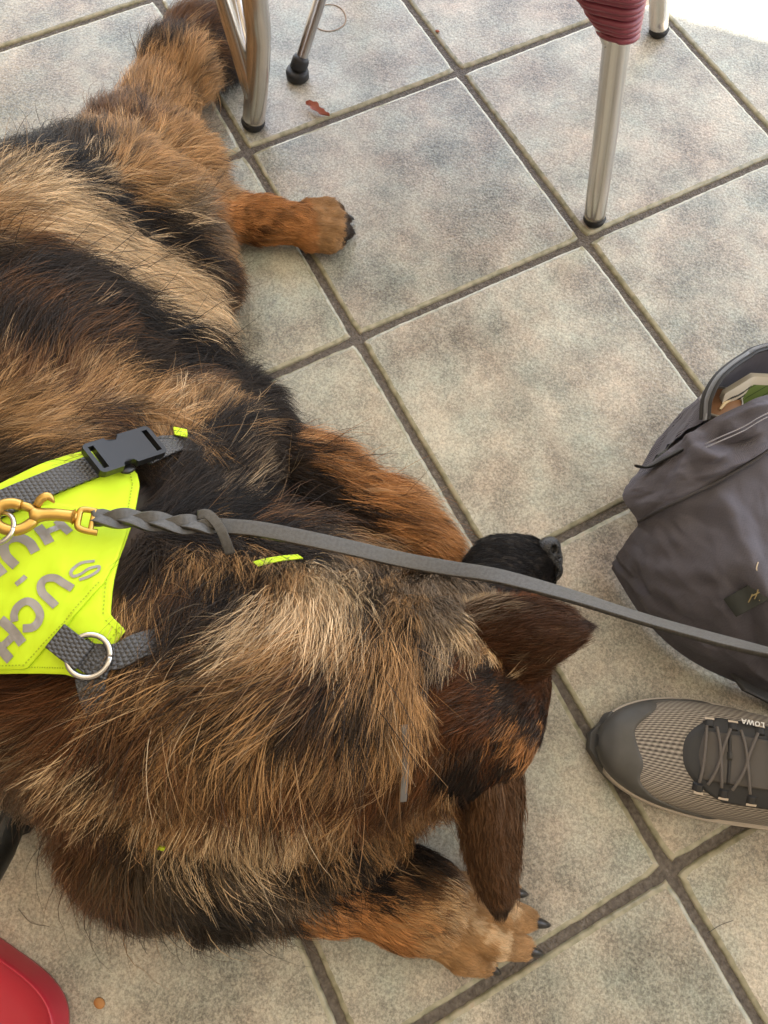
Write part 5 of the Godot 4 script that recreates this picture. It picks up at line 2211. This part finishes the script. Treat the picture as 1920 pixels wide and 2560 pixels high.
	[.018, -.142, -.022, .896, .444, "T", .04],
	[.035, -.14, -.058, .94, .336, "G", .04],
	[.04, -.112, -.089, .678, .73, "K", .035],
	[.041, -.086, -.162, .39, .906, "K", .035],
	[.04, -.064, -.161, .1, .982, "D", .035],
	[-.08, -.091, -.775, .232, .587, "C", .045],
	[-.049, -.093, -.626, .346, .698, "T", .045],
	[-.018, -.1, -.151, .416, .897, "T", .045],
	[.015, -.104, -.013, .49, .872, "T", .045],
	[-.105, -.086, -.792, .166, .588, "D", .045],
	[-.131, -.076, -.806, .102, .583, "D", .05],
	[-.12, -.067, -.871, .055, .488, "T", .05],
	[-.148, -.07, -.69, .05, .722, "T", .05],
	[-.153, -.055, -.415, -.112, .903, "R", .05],
	[-.088, -.069, -.82, .087, .565, "B", .05],
	[-.063, -.076, -.844, .205, .496, "T", .05],
	[-.038, -.078, -.778, .279, .563, "B", .05],
	[-.017, -.077, -.546, .299, .782, "D", .05],
	[.005, -.077, -.127, .2, .972, "T", .045],
	[.027, -.079, -.067, .226, .972, "T", .04],
	[-.107, -.063, -.829, .028, .558, "D", .045],
	[-.131, -.052, -.585, -.1, .805, "B", .05],
	[-.11, -.048, -.594, -.119, .796, "T", .05],
	[-.086, -.052, -.663, -.047, .747, "D", .05],
	[-.061, -.053, -.722, .054, .69, "T", .05],
	[-.041, -.052, -.662, .071, .746, "D", .05],
	[-.02, -.053, -.374, .025, .927, "D", .045],
	[.003, -.05, -.221, -.059, .973, "T", .04],
	[.025, -.052, -.144, -.073, .987, "T", .04],
	[-.142, -.032, .045, -.351, .935, "R", .05],
	[-.119, -.033, .224, -.323, .92, "T", .05],
	[-.097, -.034, -.117, -.29, .95, "T", .05],
	[-.075, -.035, -.203, -.24, .949, "T", .05],
	[-.055, -.036, -.205, -.22, .954, "T", .05],
	[-.035, -.035, -.123, -.248, .961, "B", .045],
	[-.014, -.034, -.469, -.118, .876, "T", .045],
	[.007, -.028, -.62, -.163, .768, "R", .04],
	[.026, -.029, -.304, -.28, .911, "R", .03],
	[-.129, -.016, .487, -.426, .763, "B", .045],
	[-.104, -.015, .26, -.459, .85, "R", .04],
	[-.079, -.014, .022, -.467, .884, "R", .04],
	[-.054, -.015, -.052, -.456, .889, "R", .04],
	[-.029, -.016, -.459, -.301, .836, "R", .04],
	[-.008, -.015, -.853, .023, .522, "R", .04],
	[-.154, -.008, -.833, -.266, .484, "C", .045],
	[-.145, .006, -.585, -.524, .619, "T", .05],
	[-.124, 0, -.816, -.34, .467, "T", .05],
	[-.104, .004, -.574, -.514, .638, "T", .05],
	[-.083, .003, -.3, -.592, .748, "C", .05],
	[-.063, .002, -.146, -.595, .79, "C", .05],
	[-.043, .004, -.134, -.624, .77, "C", .05],
	[-.023, .005, .016, -.705, .709, "T", .05],
	[-.002, 0, -.104, -.656, .747, "R", .045],
	[.014, -.001, -.019, -.705, .709, "B", .04],
	[-.151, .018, -.235, -.744, .625, "D", .05],
	[-.132, .025, -.08, -.822, .563, "C", .05],
	[-.111, .027, .04, -.835, .549, "C", .05],
	[-.09, .028, .005, -.849, .528, "C", .05],
	[-.069, .027, -.042, -.843, .537, "C", .05],
	[-.049, .027, .004, -.865, .502, "T", .05],
	[-.028, .021, .037, -.852, .522, "T", .05],
	[-.007, .026, .009, -.966, .257, "T", .045],
	[.017, .026, .089, -.85, .519, "T", .045],
	[.045, .028, .556, 0, .831, "T", .04],
	[-.122, .044, .579, -.564, .589, "C", .045],
	[-.1, .046, .524, -.577, .626, "D", .05],
	[-.078, .048, .483, -.646, .59, "D", .05],
	[-.057, .045, .229, -.717, .658, "D", .05],
	[-.026, .041, .147, -.678, .72, "K", .042],
	[-.006, .053, .081, -.898, .433, "K", .04],
	[.026, .048, .226, 0, .974, "K", .04],
	[-.012, .041, .158, -.674, .722, "K", .04],
	[.009, .048, .235, 0, .972, "K", .04],
	[-.04, .047, .215, -.639, .739, "K", .042],
	[-.046, .055, .241, -.704, .668, "T", .045],
	[-.106, .065, .689, -.462, .558, "K", .045],
	[-.128, .058, .462, -.463, .757, "K", .045],
	[-.089, .053, .56, -.522, .644, "K", .045],
	[-.02, .052, .118, -.775, .621, "K", .04],
	[.007, .063, .238, 0, .971, "K", .036],
	[-.084, .067, .541, -.677, .499, "G", .045],
	[-.063, .073, .223, -.888, .403, "G", .045],
	[-.04, .071, .105, -.937, .334, "G", .045],
	[-.222, -.045, -.944, -.291, .157, "R", .045],
	[-.194, -.044, -.943, -.209, .259, "R", .045],
	[-.216, -.029, -.869, -.414, .269, "B", .045],
	[-.188, -.025, -.837, -.267, .478, "B", .045],
	[-.223, -.01, -.68, -.612, .403, "G", .04],
	[-.202, -.006, -.496, -.586, .64, "B", .04],
	[-.244, .01, -.433, -.822, .369, "G", .04],
	[-.208, .014, -.303, -.767, .566, "B", .04],
	[-.185, .008, -.245, -.667, .703, "B", .045],
	[-.173, -.021, -.735, -.279, .619, "C", .05],
	[-.164, -.04, -.278, -.261, .924, "D", .045],
]
const COAT_1 := [
	[-.194, .04, -.345, -.602, .72, "B", .04],
	[-.169, .034, -.136, -.375, .917, "B", .045],
	[-.182, .063, -.338, -.771, .539, "B", .045],
	[-.21, .069, -.503, -.746, .436, "D", .045],
	[-.149, .044, -.006, -.502, .865, "D", .045],
	[-.133, .038, .288, -.538, .792, "K", .045],
	[-.165, .074, -.167, -.745, .646, "B", .05],
	[-.141, .064, -.031, -.826, .563, "K", .05],
	[-.187, .094, -.258, -.843, .472, "T", .05],
	[-.163, .099, -.196, -.848, .492, "T", .05],
	[-.137, .088, -.038, -.618, .785, "B", .05],
	[-.114, .081, .088, -.492, .866, "K", .045],
	[-.12, .099, -.002, -.717, .697, "D", .05],
	[-.096, .096, .243, -.635, .733, "K", .04],
	[-.072, .092, .446, -.516, .732, "D", .035],
	[-.053, .095, .94, -.18, .288, "O", .022],
	[-.036, .071, .815, -.113, .568, "K", .03],
	[-.012, .065, .885, -.176, .431, "K", .028],
	[.013, .063, .962, -.002, .272, "K", .022],
	[-.031, .061, .818, -.088, .569, "K", .03],
	[-.006, .058, .896, -.111, .43, "K", .028],
	[.026, .059, .96, .083, .266, "K", .022],
	[-.049, .071, .818, -.1, .566, "K", .03],
	[.039, .064, .962, -.015, .274, "D", .018],
	[-.023, .085, .938, -.27, .22, "O", .018],
	[.004, .074, .989, -.083, .123, "K", .018],
	[-.004, .09, .98, -.12, .16, "O", .016],
	[.02, .067, .993, -.023, .117, "B", .015],
	[.027, .081, .989, .02, .143, "T", .014],
	[.046, .072, .971, -.125, .204, "B", .014],
	[.027, .095, .964, .006, .267, "O", .014],
	[.052, .094, .923, -.254, .289, "T", .014],
	[.052, .077, .954, -.264, .139, "R", .014],
	[.075, .08, .84, -.521, .153, "T", .013],
	[.075, .094, .809, -.514, .284, "C", .013],
	[.055, .085, .939, -.269, .215, "C", .013],
	[.04, .094, .976, -.084, .201, "T", .014],
	[.096, .079, .955, -.262, .137, "T", .013],
	[.102, .092, .979, -.157, .131, "T", .013],
	[.125, .095, .847, -.507, .158, "T", .012],
	[.099, .109, .953, -.165, .254, "C", .013],
	[.12, .114, .86, -.436, .265, "T", .012],
	[.107, .085, .987, -.126, .097, "T", .008],
	[.109, .102, .978, -.09, .186, "T", .008],
	[.091, .117, .876, -.32, .362, "T", .008],
	[.115, .093, .982, -.139, .129, "C", .008],
	[.113, .113, .958, -.192, .212, "C", .008],
	[.085, .124, .884, -.293, .364, "T", .008],
	[.075, .097, .803, -.524, .285, "T", .012],
	[.066, .107, .738, -.482, .472, "T", .013],
	[.079, .118, .818, -.386, .426, "T", .013],
	[.093, .124, .87, -.238, .431, "T", .012],
]
const COAT_2 := [
	[.048, -.069, -.976, -.07, .207, "R", .02],
	[.049, -.048, -.918, -.17, .358, "R", .02],
	[.05, -.028, -.389, -.548, .74, "B", .022],
	[.065, -.069, -.841, .132, .525, "R", .016],
	[.071, -.049, -.922, .111, .372, "R", .014],
	[.066, -.031, -.26, -.482, .837, "D", .018],
	[.088, -.066, -.747, .628, .22, "D", .012],
	[.101, -.063, -.754, .571, .325, "D", .012],
	[.107, -.058, -.791, .391, .47, "K", .012],
	[.105, -.042, -.763, .16, .626, "O", .014],
	[.09, -.033, -.636, -.128, .761, "R", .014],
	[.091, -.023, -.225, -.558, .799, "K", .015],
	[.074, -.019, -.023, -.752, .658, "D", .016],
	[.097, -.028, .245, -.634, .733, "D", .016],
	[.111, -.078, -.813, .571, .115, "R", .012],
	[.052, -.013, .022, -.76, .649, "K", .018],
	[.048, -.136, .229, .711, .665, "G", .024],
	[.063, -.137, .391, .61, .689, "G", .022],
	[.082, -.132, .712, .235, .662, "G", .016],
	[.052, -.116, .589, .516, .622, "C", .02],
	[.076, -.157, .397, .576, .715, "G", .018],
	[.089, -.115, .598, -.801, -.021, "T", .01],
	[.038, -.109, .099, .562, .821, "G", .024],
	[.038, -.085, -.076, .189, .979, "D", .024],
	[.082, -.174, -.634, .7, .328, "K", .009],
	[.1, -.192, -.993, -.119, .013, "K", .008],
	[.117, -.191, -.968, .224, .114, "K", .007],
	[.13, -.179, -.818, .542, .191, "K", .006],
	[.117, -.168, -.815, .526, .244, "K", .007],
	[.095, -.163, -.673, .67, .314, "K", .008],
	[.115, -.147, -.71, .64, .292, "D", .007],
	[.085, -.146, -.422, .84, .341, "D", .01],
	[.106, -.122, -.451, .84, .301, "R", .009],
	[.108, -.099, -.654, .729, .201, "R", .01],
]
const VEST_TOP := [Vector2(-.288, -.152), Vector2(-.273, -.163), Vector2(-.257, -.177), Vector2(-.236, -.198), Vector2(-.215, -.216), Vector2(-.195, -.218), Vector2(-.181, -.205)]
const VEST_RIGHT := [Vector2(-.181, -.205), Vector2(-.177, -.196), Vector2(-.173, -.165), Vector2(-.174, -.133), Vector2(-.173, -.11), Vector2(-.171, -.094), Vector2(-.16, -.085), Vector2(-.17, -.068), Vector2(-.182, -.053)]
const VEST_BOTTOM := [Vector2(-.282, -.054), Vector2(-.237, -.055), Vector2(-.212, -.056), Vector2(-.193, -.056), Vector2(-.182, -.053)]
const VEST_LEFT := [Vector2(-.288, -.152), Vector2(-.283, -.118), Vector2(-.28, -.084), Vector2(-.282, -.054)]
const FLAP_TOP := [Vector2(-.286, -.141), Vector2(-.251, -.155), Vector2(-.219, -.168), Vector2(-.174, -.169)]
const FLAP_RIGHT := [Vector2(-.174, -.169), Vector2(-.174, -.133), Vector2(-.178, -.114)]
const FLAP_BOTTOM := [Vector2(-.282, -.057), Vector2(-.237, -.057), Vector2(-.218, -.058), Vector2(-.196, -.085), Vector2(-.178, -.114)]
const FLAP_LEFT := [Vector2(-.286, -.141), Vector2(-.281, -.099), Vector2(-.282, -.057)]
# lettering printed on the vest: stroke centre lines, then stroke widths
const LETTERS := [
	[[Vector2(-.187, -.129), Vector2(-.194, -.127), Vector2(-.198, -.123), Vector2(-.199, -.119), Vector2(-.197, -.117), Vector2(-.193, -.119), Vector2(-.189, -.123), Vector2(-.185, -.125), Vector2(-.183, -.125), Vector2(-.183, -.122), Vector2(-.187, -.118), Vector2(-.193, -.115)], .002],
	[[Vector2(-.196, -.109), Vector2(-.202, -.112), Vector2(-.208, -.115), Vector2(-.214, -.114), Vector2(-.216, -.11), Vector2(-.214, -.105), Vector2(-.209, -.101), Vector2(-.204, -.097)], .005],
	[[Vector2(-.228, -.086), Vector2(-.229, -.091), Vector2(-.227, -.096), Vector2(-.222, -.099), Vector2(-.217, -.097), Vector2(-.213, -.092), Vector2(-.213, -.087), Vector2(-.216, -.083), Vector2(-.222, -.082)], .005],
	[[Vector2(-.237, -.087), Vector2(-.229, -.081), Vector2(-.221, -.073)], .006],
	[[Vector2(-.227, -.078), Vector2(-.231, -.074), Vector2(-.235, -.07)], .005],
	[[Vector2(-.244, -.076), Vector2(-.236, -.07), Vector2(-.228, -.063)], .006],
	[[Vector2(-.231, -.109), Vector2(-.228, -.112), Vector2(-.226, -.115)], .003],
	[[Vector2(-.216, -.155), Vector2(-.211, -.151), Vector2(-.206, -.147)], .005],
	[[Vector2(-.226, -.149), Vector2(-.221, -.144), Vector2(-.216, -.138)], .006],
	[[Vector2(-.222, -.144), Vector2(-.218, -.147), Vector2(-.213, -.151)], .004],
	[[Vector2(-.223, -.131), Vector2(-.228, -.137), Vector2(-.235, -.14), Vector2(-.241, -.138), Vector2(-.243, -.134), Vector2(-.241, -.128), Vector2(-.237, -.124), Vector2(-.233, -.121)], .006],
	[[Vector2(-.254, -.127), Vector2(-.247, -.122), Vector2(-.24, -.115)], .006],
	[[Vector2(-.254, -.127), Vector2(-.255, -.12), Vector2(-.253, -.111)], .005],
]
const STRAP_BACK := [Vector2(-.283, -.14), Vector2(-.263, -.152), Vector2(-.251, -.161), Vector2(-.231, -.177), Vector2(-.212, -.195), Vector2(-.203, -.205)]
const STRAP_SIDE := [Vector2(-.181, -.22), Vector2(-.172, -.233), Vector2(-.163, -.248), Vector2(-.147, -.269)]
const STRAP_RING := [Vector2(-.2, -.078), Vector2(-.189, -.071), Vector2(-.18, -.066)]
const STRAP_NECK := [Vector2(-.177, -.067), Vector2(-.162, -.068), Vector2(-.151, -.075), Vector2(-.138, -.082), Vector2(-.126, -.086)]
const STRAP_CHEST := [Vector2(-.178, -.056), Vector2(-.174, -.044), Vector2(-.168, -.03), Vector2(-.161, -.017)]
const STRAP_INNER := [Vector2(-.186, -.071), Vector2(-.175, -.064), Vector2(-.165, -.062)]
const BUCKLE := [Vector2(-.207, -.198), Vector2(-.174, -.23)]
const RING := [Vector2(-.178, -.067)]
const HARNESS_BIT := [Vector2(-.09, -.144), Vector2(-.077, -.152), Vector2(-.062, -.16)]
const HARNESS_BIT2 := [Vector2(-.142, .046), Vector2(-.138, .047)]
const HARNESS_BIT3 := [Vector2(-.17, -.257), Vector2(-.161, -.258)]
const COLLAR := [Vector2(.02, -.038), Vector2(.022, -.024), Vector2(.022, -.009), Vector2(.022, .009)]
const LEASH := [Vector3(-.115, .235, -.165), Vector3(-.088, .238, -.163), Vector3(-.054, .238, -.158), Vector3(-.021, .229, -.155), Vector3(.013, .221, -.151), Vector3(.047, .225, -.145), Vector3(.08, .245, -.135), Vector3(.121, .262, -.12), Vector3(.158, .285, -.102), Vector3(.187, .31, -.087), Vector3(.207, .335, -.075), Vector3(.225, .38, -.058)]
const BRAID := [Vector3(-.19, .267, -.155), Vector3(-.166, .261, -.158), Vector3(-.14, .252, -.159), Vector3(-.114, .241, -.163)]
const HOOK := [Vector3(-.242, .279, -.149), Vector3(-.234, .281, -.155), Vector3(-.218, .277, -.155), Vector3(-.199, .271, -.154), Vector3(-.186, .267, -.154)]
const EARS := [
	[[Vector3(.059, .167, -.126), Vector3(.071, .192, -.102), Vector3(.088, .167, -.079)], [Vector3(.087, .184, -.128), Vector3(.091, .207, -.104), Vector3(.109, .182, -.082)], [Vector3(.115, .194, -.129), Vector3(.113, .212, -.107), Vector3(.128, .194, -.094)], [Vector3(.133, .2, -.122), Vector3(.132, .21, -.11), Vector3(.138, .2, -.103)], [Vector3(.149, .202, -.113), Vector3(.149, .202, -.113), Vector3(.149, .202, -.113)]],
	[[Vector3(.072, .125, -.026), Vector3(.085, .15, -.025), Vector3(.107, .125, -.026)], [Vector3(.072, .115, .003), Vector3(.087, .142, .004), Vector3(.111, .112, .002)], [Vector3(.076, .1, .034), Vector3(.091, .125, .033), Vector3(.114, .098, .031)], [Vector3(.087, .082, .062), Vector3(.098, .1, .061), Vector3(.114, .082, .059)], [Vector3(.095, .074, .078), Vector3(.103, .086, .078), Vector3(.114, .074, .076)], [Vector3(.103, .066, .089), Vector3(.106, .069, .09), Vector3(.11, .066, .088)]],
]
const CLAWS := [
	[Vector3(.122, .015, .08), Vector3(.142, .003, .084)],
	[Vector3(.139, .015, .102), Vector3(.161, .003, .107)],
	[Vector3(.134, .015, .123), Vector3(.154, .003, .129)],
	[Vector3(.101, .014, .136), Vector3(.117, .003, .145)],
	[Vector3(-.078, .013, -.648), Vector3(-.066, .004, -.658)],
	[Vector3(-.068, .013, -.631), Vector3(-.053, .004, -.642)],
	[Vector3(-.064, .013, -.614), Vector3(-.05, .004, -.62)],
	[Vector3(-.073, .012, -.6), Vector3(-.062, .004, -.605)],
]
const NOSE := [Vector3(.15, .058, -.217), Vector3(.158, .055, -.207), Vector3(.157, .048, -.193), Vector3(.15, .045, -.211)]
const BAG_FRONT := [
	[Vector3(0.233, 0.004, -0.217), Vector3(0.259, 0.004, -0.171), Vector3(0.291, 0.004, -0.137), Vector3(0.332, 0.004, -0.114), Vector3(0.391, 0.004, -0.096), Vector3(0.5, 0.004, -0.084)],
	[Vector3(0.223, 0.05, -0.213), Vector3(0.247, 0.08, -0.17), Vector3(0.273, 0.1, -0.145), Vector3(0.303, 0.11, -0.128), Vector3(0.348, 0.11, -0.113), Vector3(0.434, 0.11, -0.107)],
	[Vector3(0.225, 0.09, -0.224), Vector3(0.25, 0.125, -0.196), Vector3(0.272, 0.15, -0.179), Vector3(0.301, 0.16, -0.17), Vector3(0.338, 0.16, -0.158), Vector3(0.417, 0.15, -0.158)],
	[Vector3(0.227, 0.105, -0.231), Vector3(0.242, 0.145, -0.233), Vector3(0.273, 0.165, -0.247), Vector3(0.296, 0.175, -0.26), Vector3(0.325, 0.18, -0.277), Vector3(0.416, 0.17, -0.309)],
]
const BAG_FLAP := [
	[Vector3(0.226, 0.107, -0.23), Vector3(0.241, 0.148, -0.232), Vector3(0.271, 0.168, -0.245), Vector3(0.294, 0.178, -0.258), Vector3(0.323, 0.183, -0.275), Vector3(0.414, 0.173, -0.307)],
	[Vector3(0.212, 0.11, -0.255), Vector3(0.235, 0.152, -0.256), Vector3(0.259, 0.178, -0.264), Vector3(0.284, 0.19, -0.274), Vector3(0.318, 0.197, -0.292), Vector3(0.409, 0.185, -0.323)],
	[Vector3(0.227, 0.11, -0.275), Vector3(0.247, 0.155, -0.285), Vector3(0.263, 0.182, -0.293), Vector3(0.286, 0.194, -0.303), Vector3(0.31, 0.2, -0.312), Vector3(0.41, 0.19, -0.344)],
]
const BAG_BACK := [
	[Vector3(0.261, 0.182, -0.295), Vector3(0.26, 0.193, -0.309), Vector3(0.269, 0.2, -0.326), Vector3(0.291, 0.2, -0.345), Vector3(0.314, 0.2, -0.357), Vector3(0.4, 0.19, -0.382)],
	[Vector3(0.253, 0.15, -0.295), Vector3(0.267, 0.165, -0.323), Vector3(0.276, 0.178, -0.333), Vector3(0.296, 0.185, -0.35), Vector3(0.321, 0.186, -0.364), Vector3(0.414, 0.17, -0.393)],
	[Vector3(0.267, 0.06, -0.318), Vector3(0.29, 0.07, -0.358), Vector3(0.319, 0.075, -0.382), Vector3(0.347, 0.08, -0.404), Vector3(0.379, 0.08, -0.419), Vector3(0.478, 0.08, -0.439)],
	[Vector3(0.266, 0.003, -0.321), Vector3(0.296, 0.003, -0.369), Vector3(0.329, 0.003, -0.396), Vector3(0.366, 0.003, -0.417), Vector3(0.404, 0.003, -0.434), Vector3(0.53, 0.003, -0.462)],
]
const BAG_SIDE := [
	[Vector3(0.228, 0.108, -0.276), Vector3(0.248, 0.153, -0.286), Vector3(0.262, 0.18, -0.296)],
	[Vector3(0.258, 0.05, -0.268), Vector3(0.269, 0.06, -0.301), Vector3(0.288, 0.07, -0.332)],
	[Vector3(0.286, 0.003, -0.254), Vector3(0.294, 0.003, -0.299), Vector3(0.311, 0.003, -0.342)],
]
const BAG_TAB := [Vector3(0.22, 0.13, -0.274), Vector3(0.228, 0.136, -0.271), Vector3(0.236, 0.15, -0.272), Vector3(0.247, 0.162, -0.276), Vector3(0.256, 0.172, -0.28)]
const BAG_PATCH := [Vector3(0.285, 0.163, -0.148), Vector3(0.305, 0.165, -0.16)]
const BAG_STRAP := [Vector3(0.335, 0.03, -0.106), Vector3(0.354, 0.02, -0.101), Vector3(0.376, 0.012, -0.094), Vector3(0.421, 0.008, -0.08)]
const PAPER := [Vector3(0.283, 0.178, -0.323), Vector3(0.304, 0.188, -0.335), Vector3(0.329, 0.188, -0.335), Vector3(0.311, 0.13, -0.328), Vector3(0.359, 0.13, -0.331)]
const JAR := [Vector3(0.285, 0.172, -0.317)]
const CHAIR_FEET := [Vector3(0.239, 0, -0.663), Vector3(0.347, 0, -0.993), Vector3(-0.189, 0, -0.787)]
const CHAIR_LEG_RIGHT := [Vector3(0.239, 0.006, -0.659), Vector3(0.217, 0.128, -0.663), Vector3(0.194, 0.238, -0.654), Vector3(0.177, 0.313, -0.632), Vector3(0.15, 0.408, -0.591)]
const CHAIR_LEG_REAR := [Vector3(0.345, 0.006, -0.988), Vector3(0.333, 0.042, -0.994), Vector3(0.285, 0.19, -0.997), Vector3(0.225, 0.37, -0.992)]
const CHAIR_LEG_LEFT := [Vector3(-0.19, 0.006, -0.787), Vector3(-0.178, 0.062, -0.79), Vector3(-0.167, 0.125, -0.789), Vector3(-0.164, 0.168, -0.782), Vector3(-0.16, 0.232, -0.776), Vector3(-0.155, 0.315, -0.776), Vector3(-0.145, 0.415, -0.779)]
const CHAIR_BRACE_LEFT := [Vector3(-0.185, 0.04, -0.786), Vector3(-0.19, 0.07, -0.789), Vector3(-0.196, 0.105, -0.797), Vector3(-0.204, 0.15, -0.805), Vector3(-0.21, 0.185, -0.81), Vector3(-0.214, 0.225, -0.814)]
const CHAIR_BRACE_LEFT2 := [Vector3(-0.179, 0.085, -0.791), Vector3(-0.189, 0.1, -0.817), Vector3(-0.197, 0.125, -0.841), Vector3(-0.204, 0.155, -0.862), Vector3(-0.211, 0.2, -0.881)]
const THIN_LEG := [Vector3(-0.141, 0.01, -0.874), Vector3(-0.119, 0.062, -0.892), Vector3(-0.105, 0.095, -0.904), Vector3(-0.073, 0.18, -0.932), Vector3(-0.035, 0.29, -0.961)]
const BOWL_CORNER := [Vector3(-0.244, 0, 0.173), Vector3(-0.308, 0, 0.152)]
const LEFT_LEG := [Vector3(-0.312, 0.012, 0.041), Vector3(-0.308, 0.03, 0.055), Vector3(-0.302, 0.055, 0.071), Vector3(-0.275, 0.16, 0.104)]
const SHOE_AXIS := [Vector3(0.203, 0.02, -0.047), Vector3(0.331, 0.02, -0.028)]
const SHOE_SIDES := [Vector3(0.261, 0.024, -0.088), Vector3(0.24, 0.022, 0.001), Vector3(0.29, 0.026, -0.087), Vector3(0.295, 0.024, 0.013)]
const BITS := [Vector3(-0.11, 0, -0.814), Vector3(0.042, 0, -0.972), Vector3(-0.108, 0, -0.989), Vector3(-0.218, 0, 0.181), Vector3(-0.27, 0, 0.086), Vector3(0.297, 0, 0.108), Vector3(0.321, 0, 0.097)]
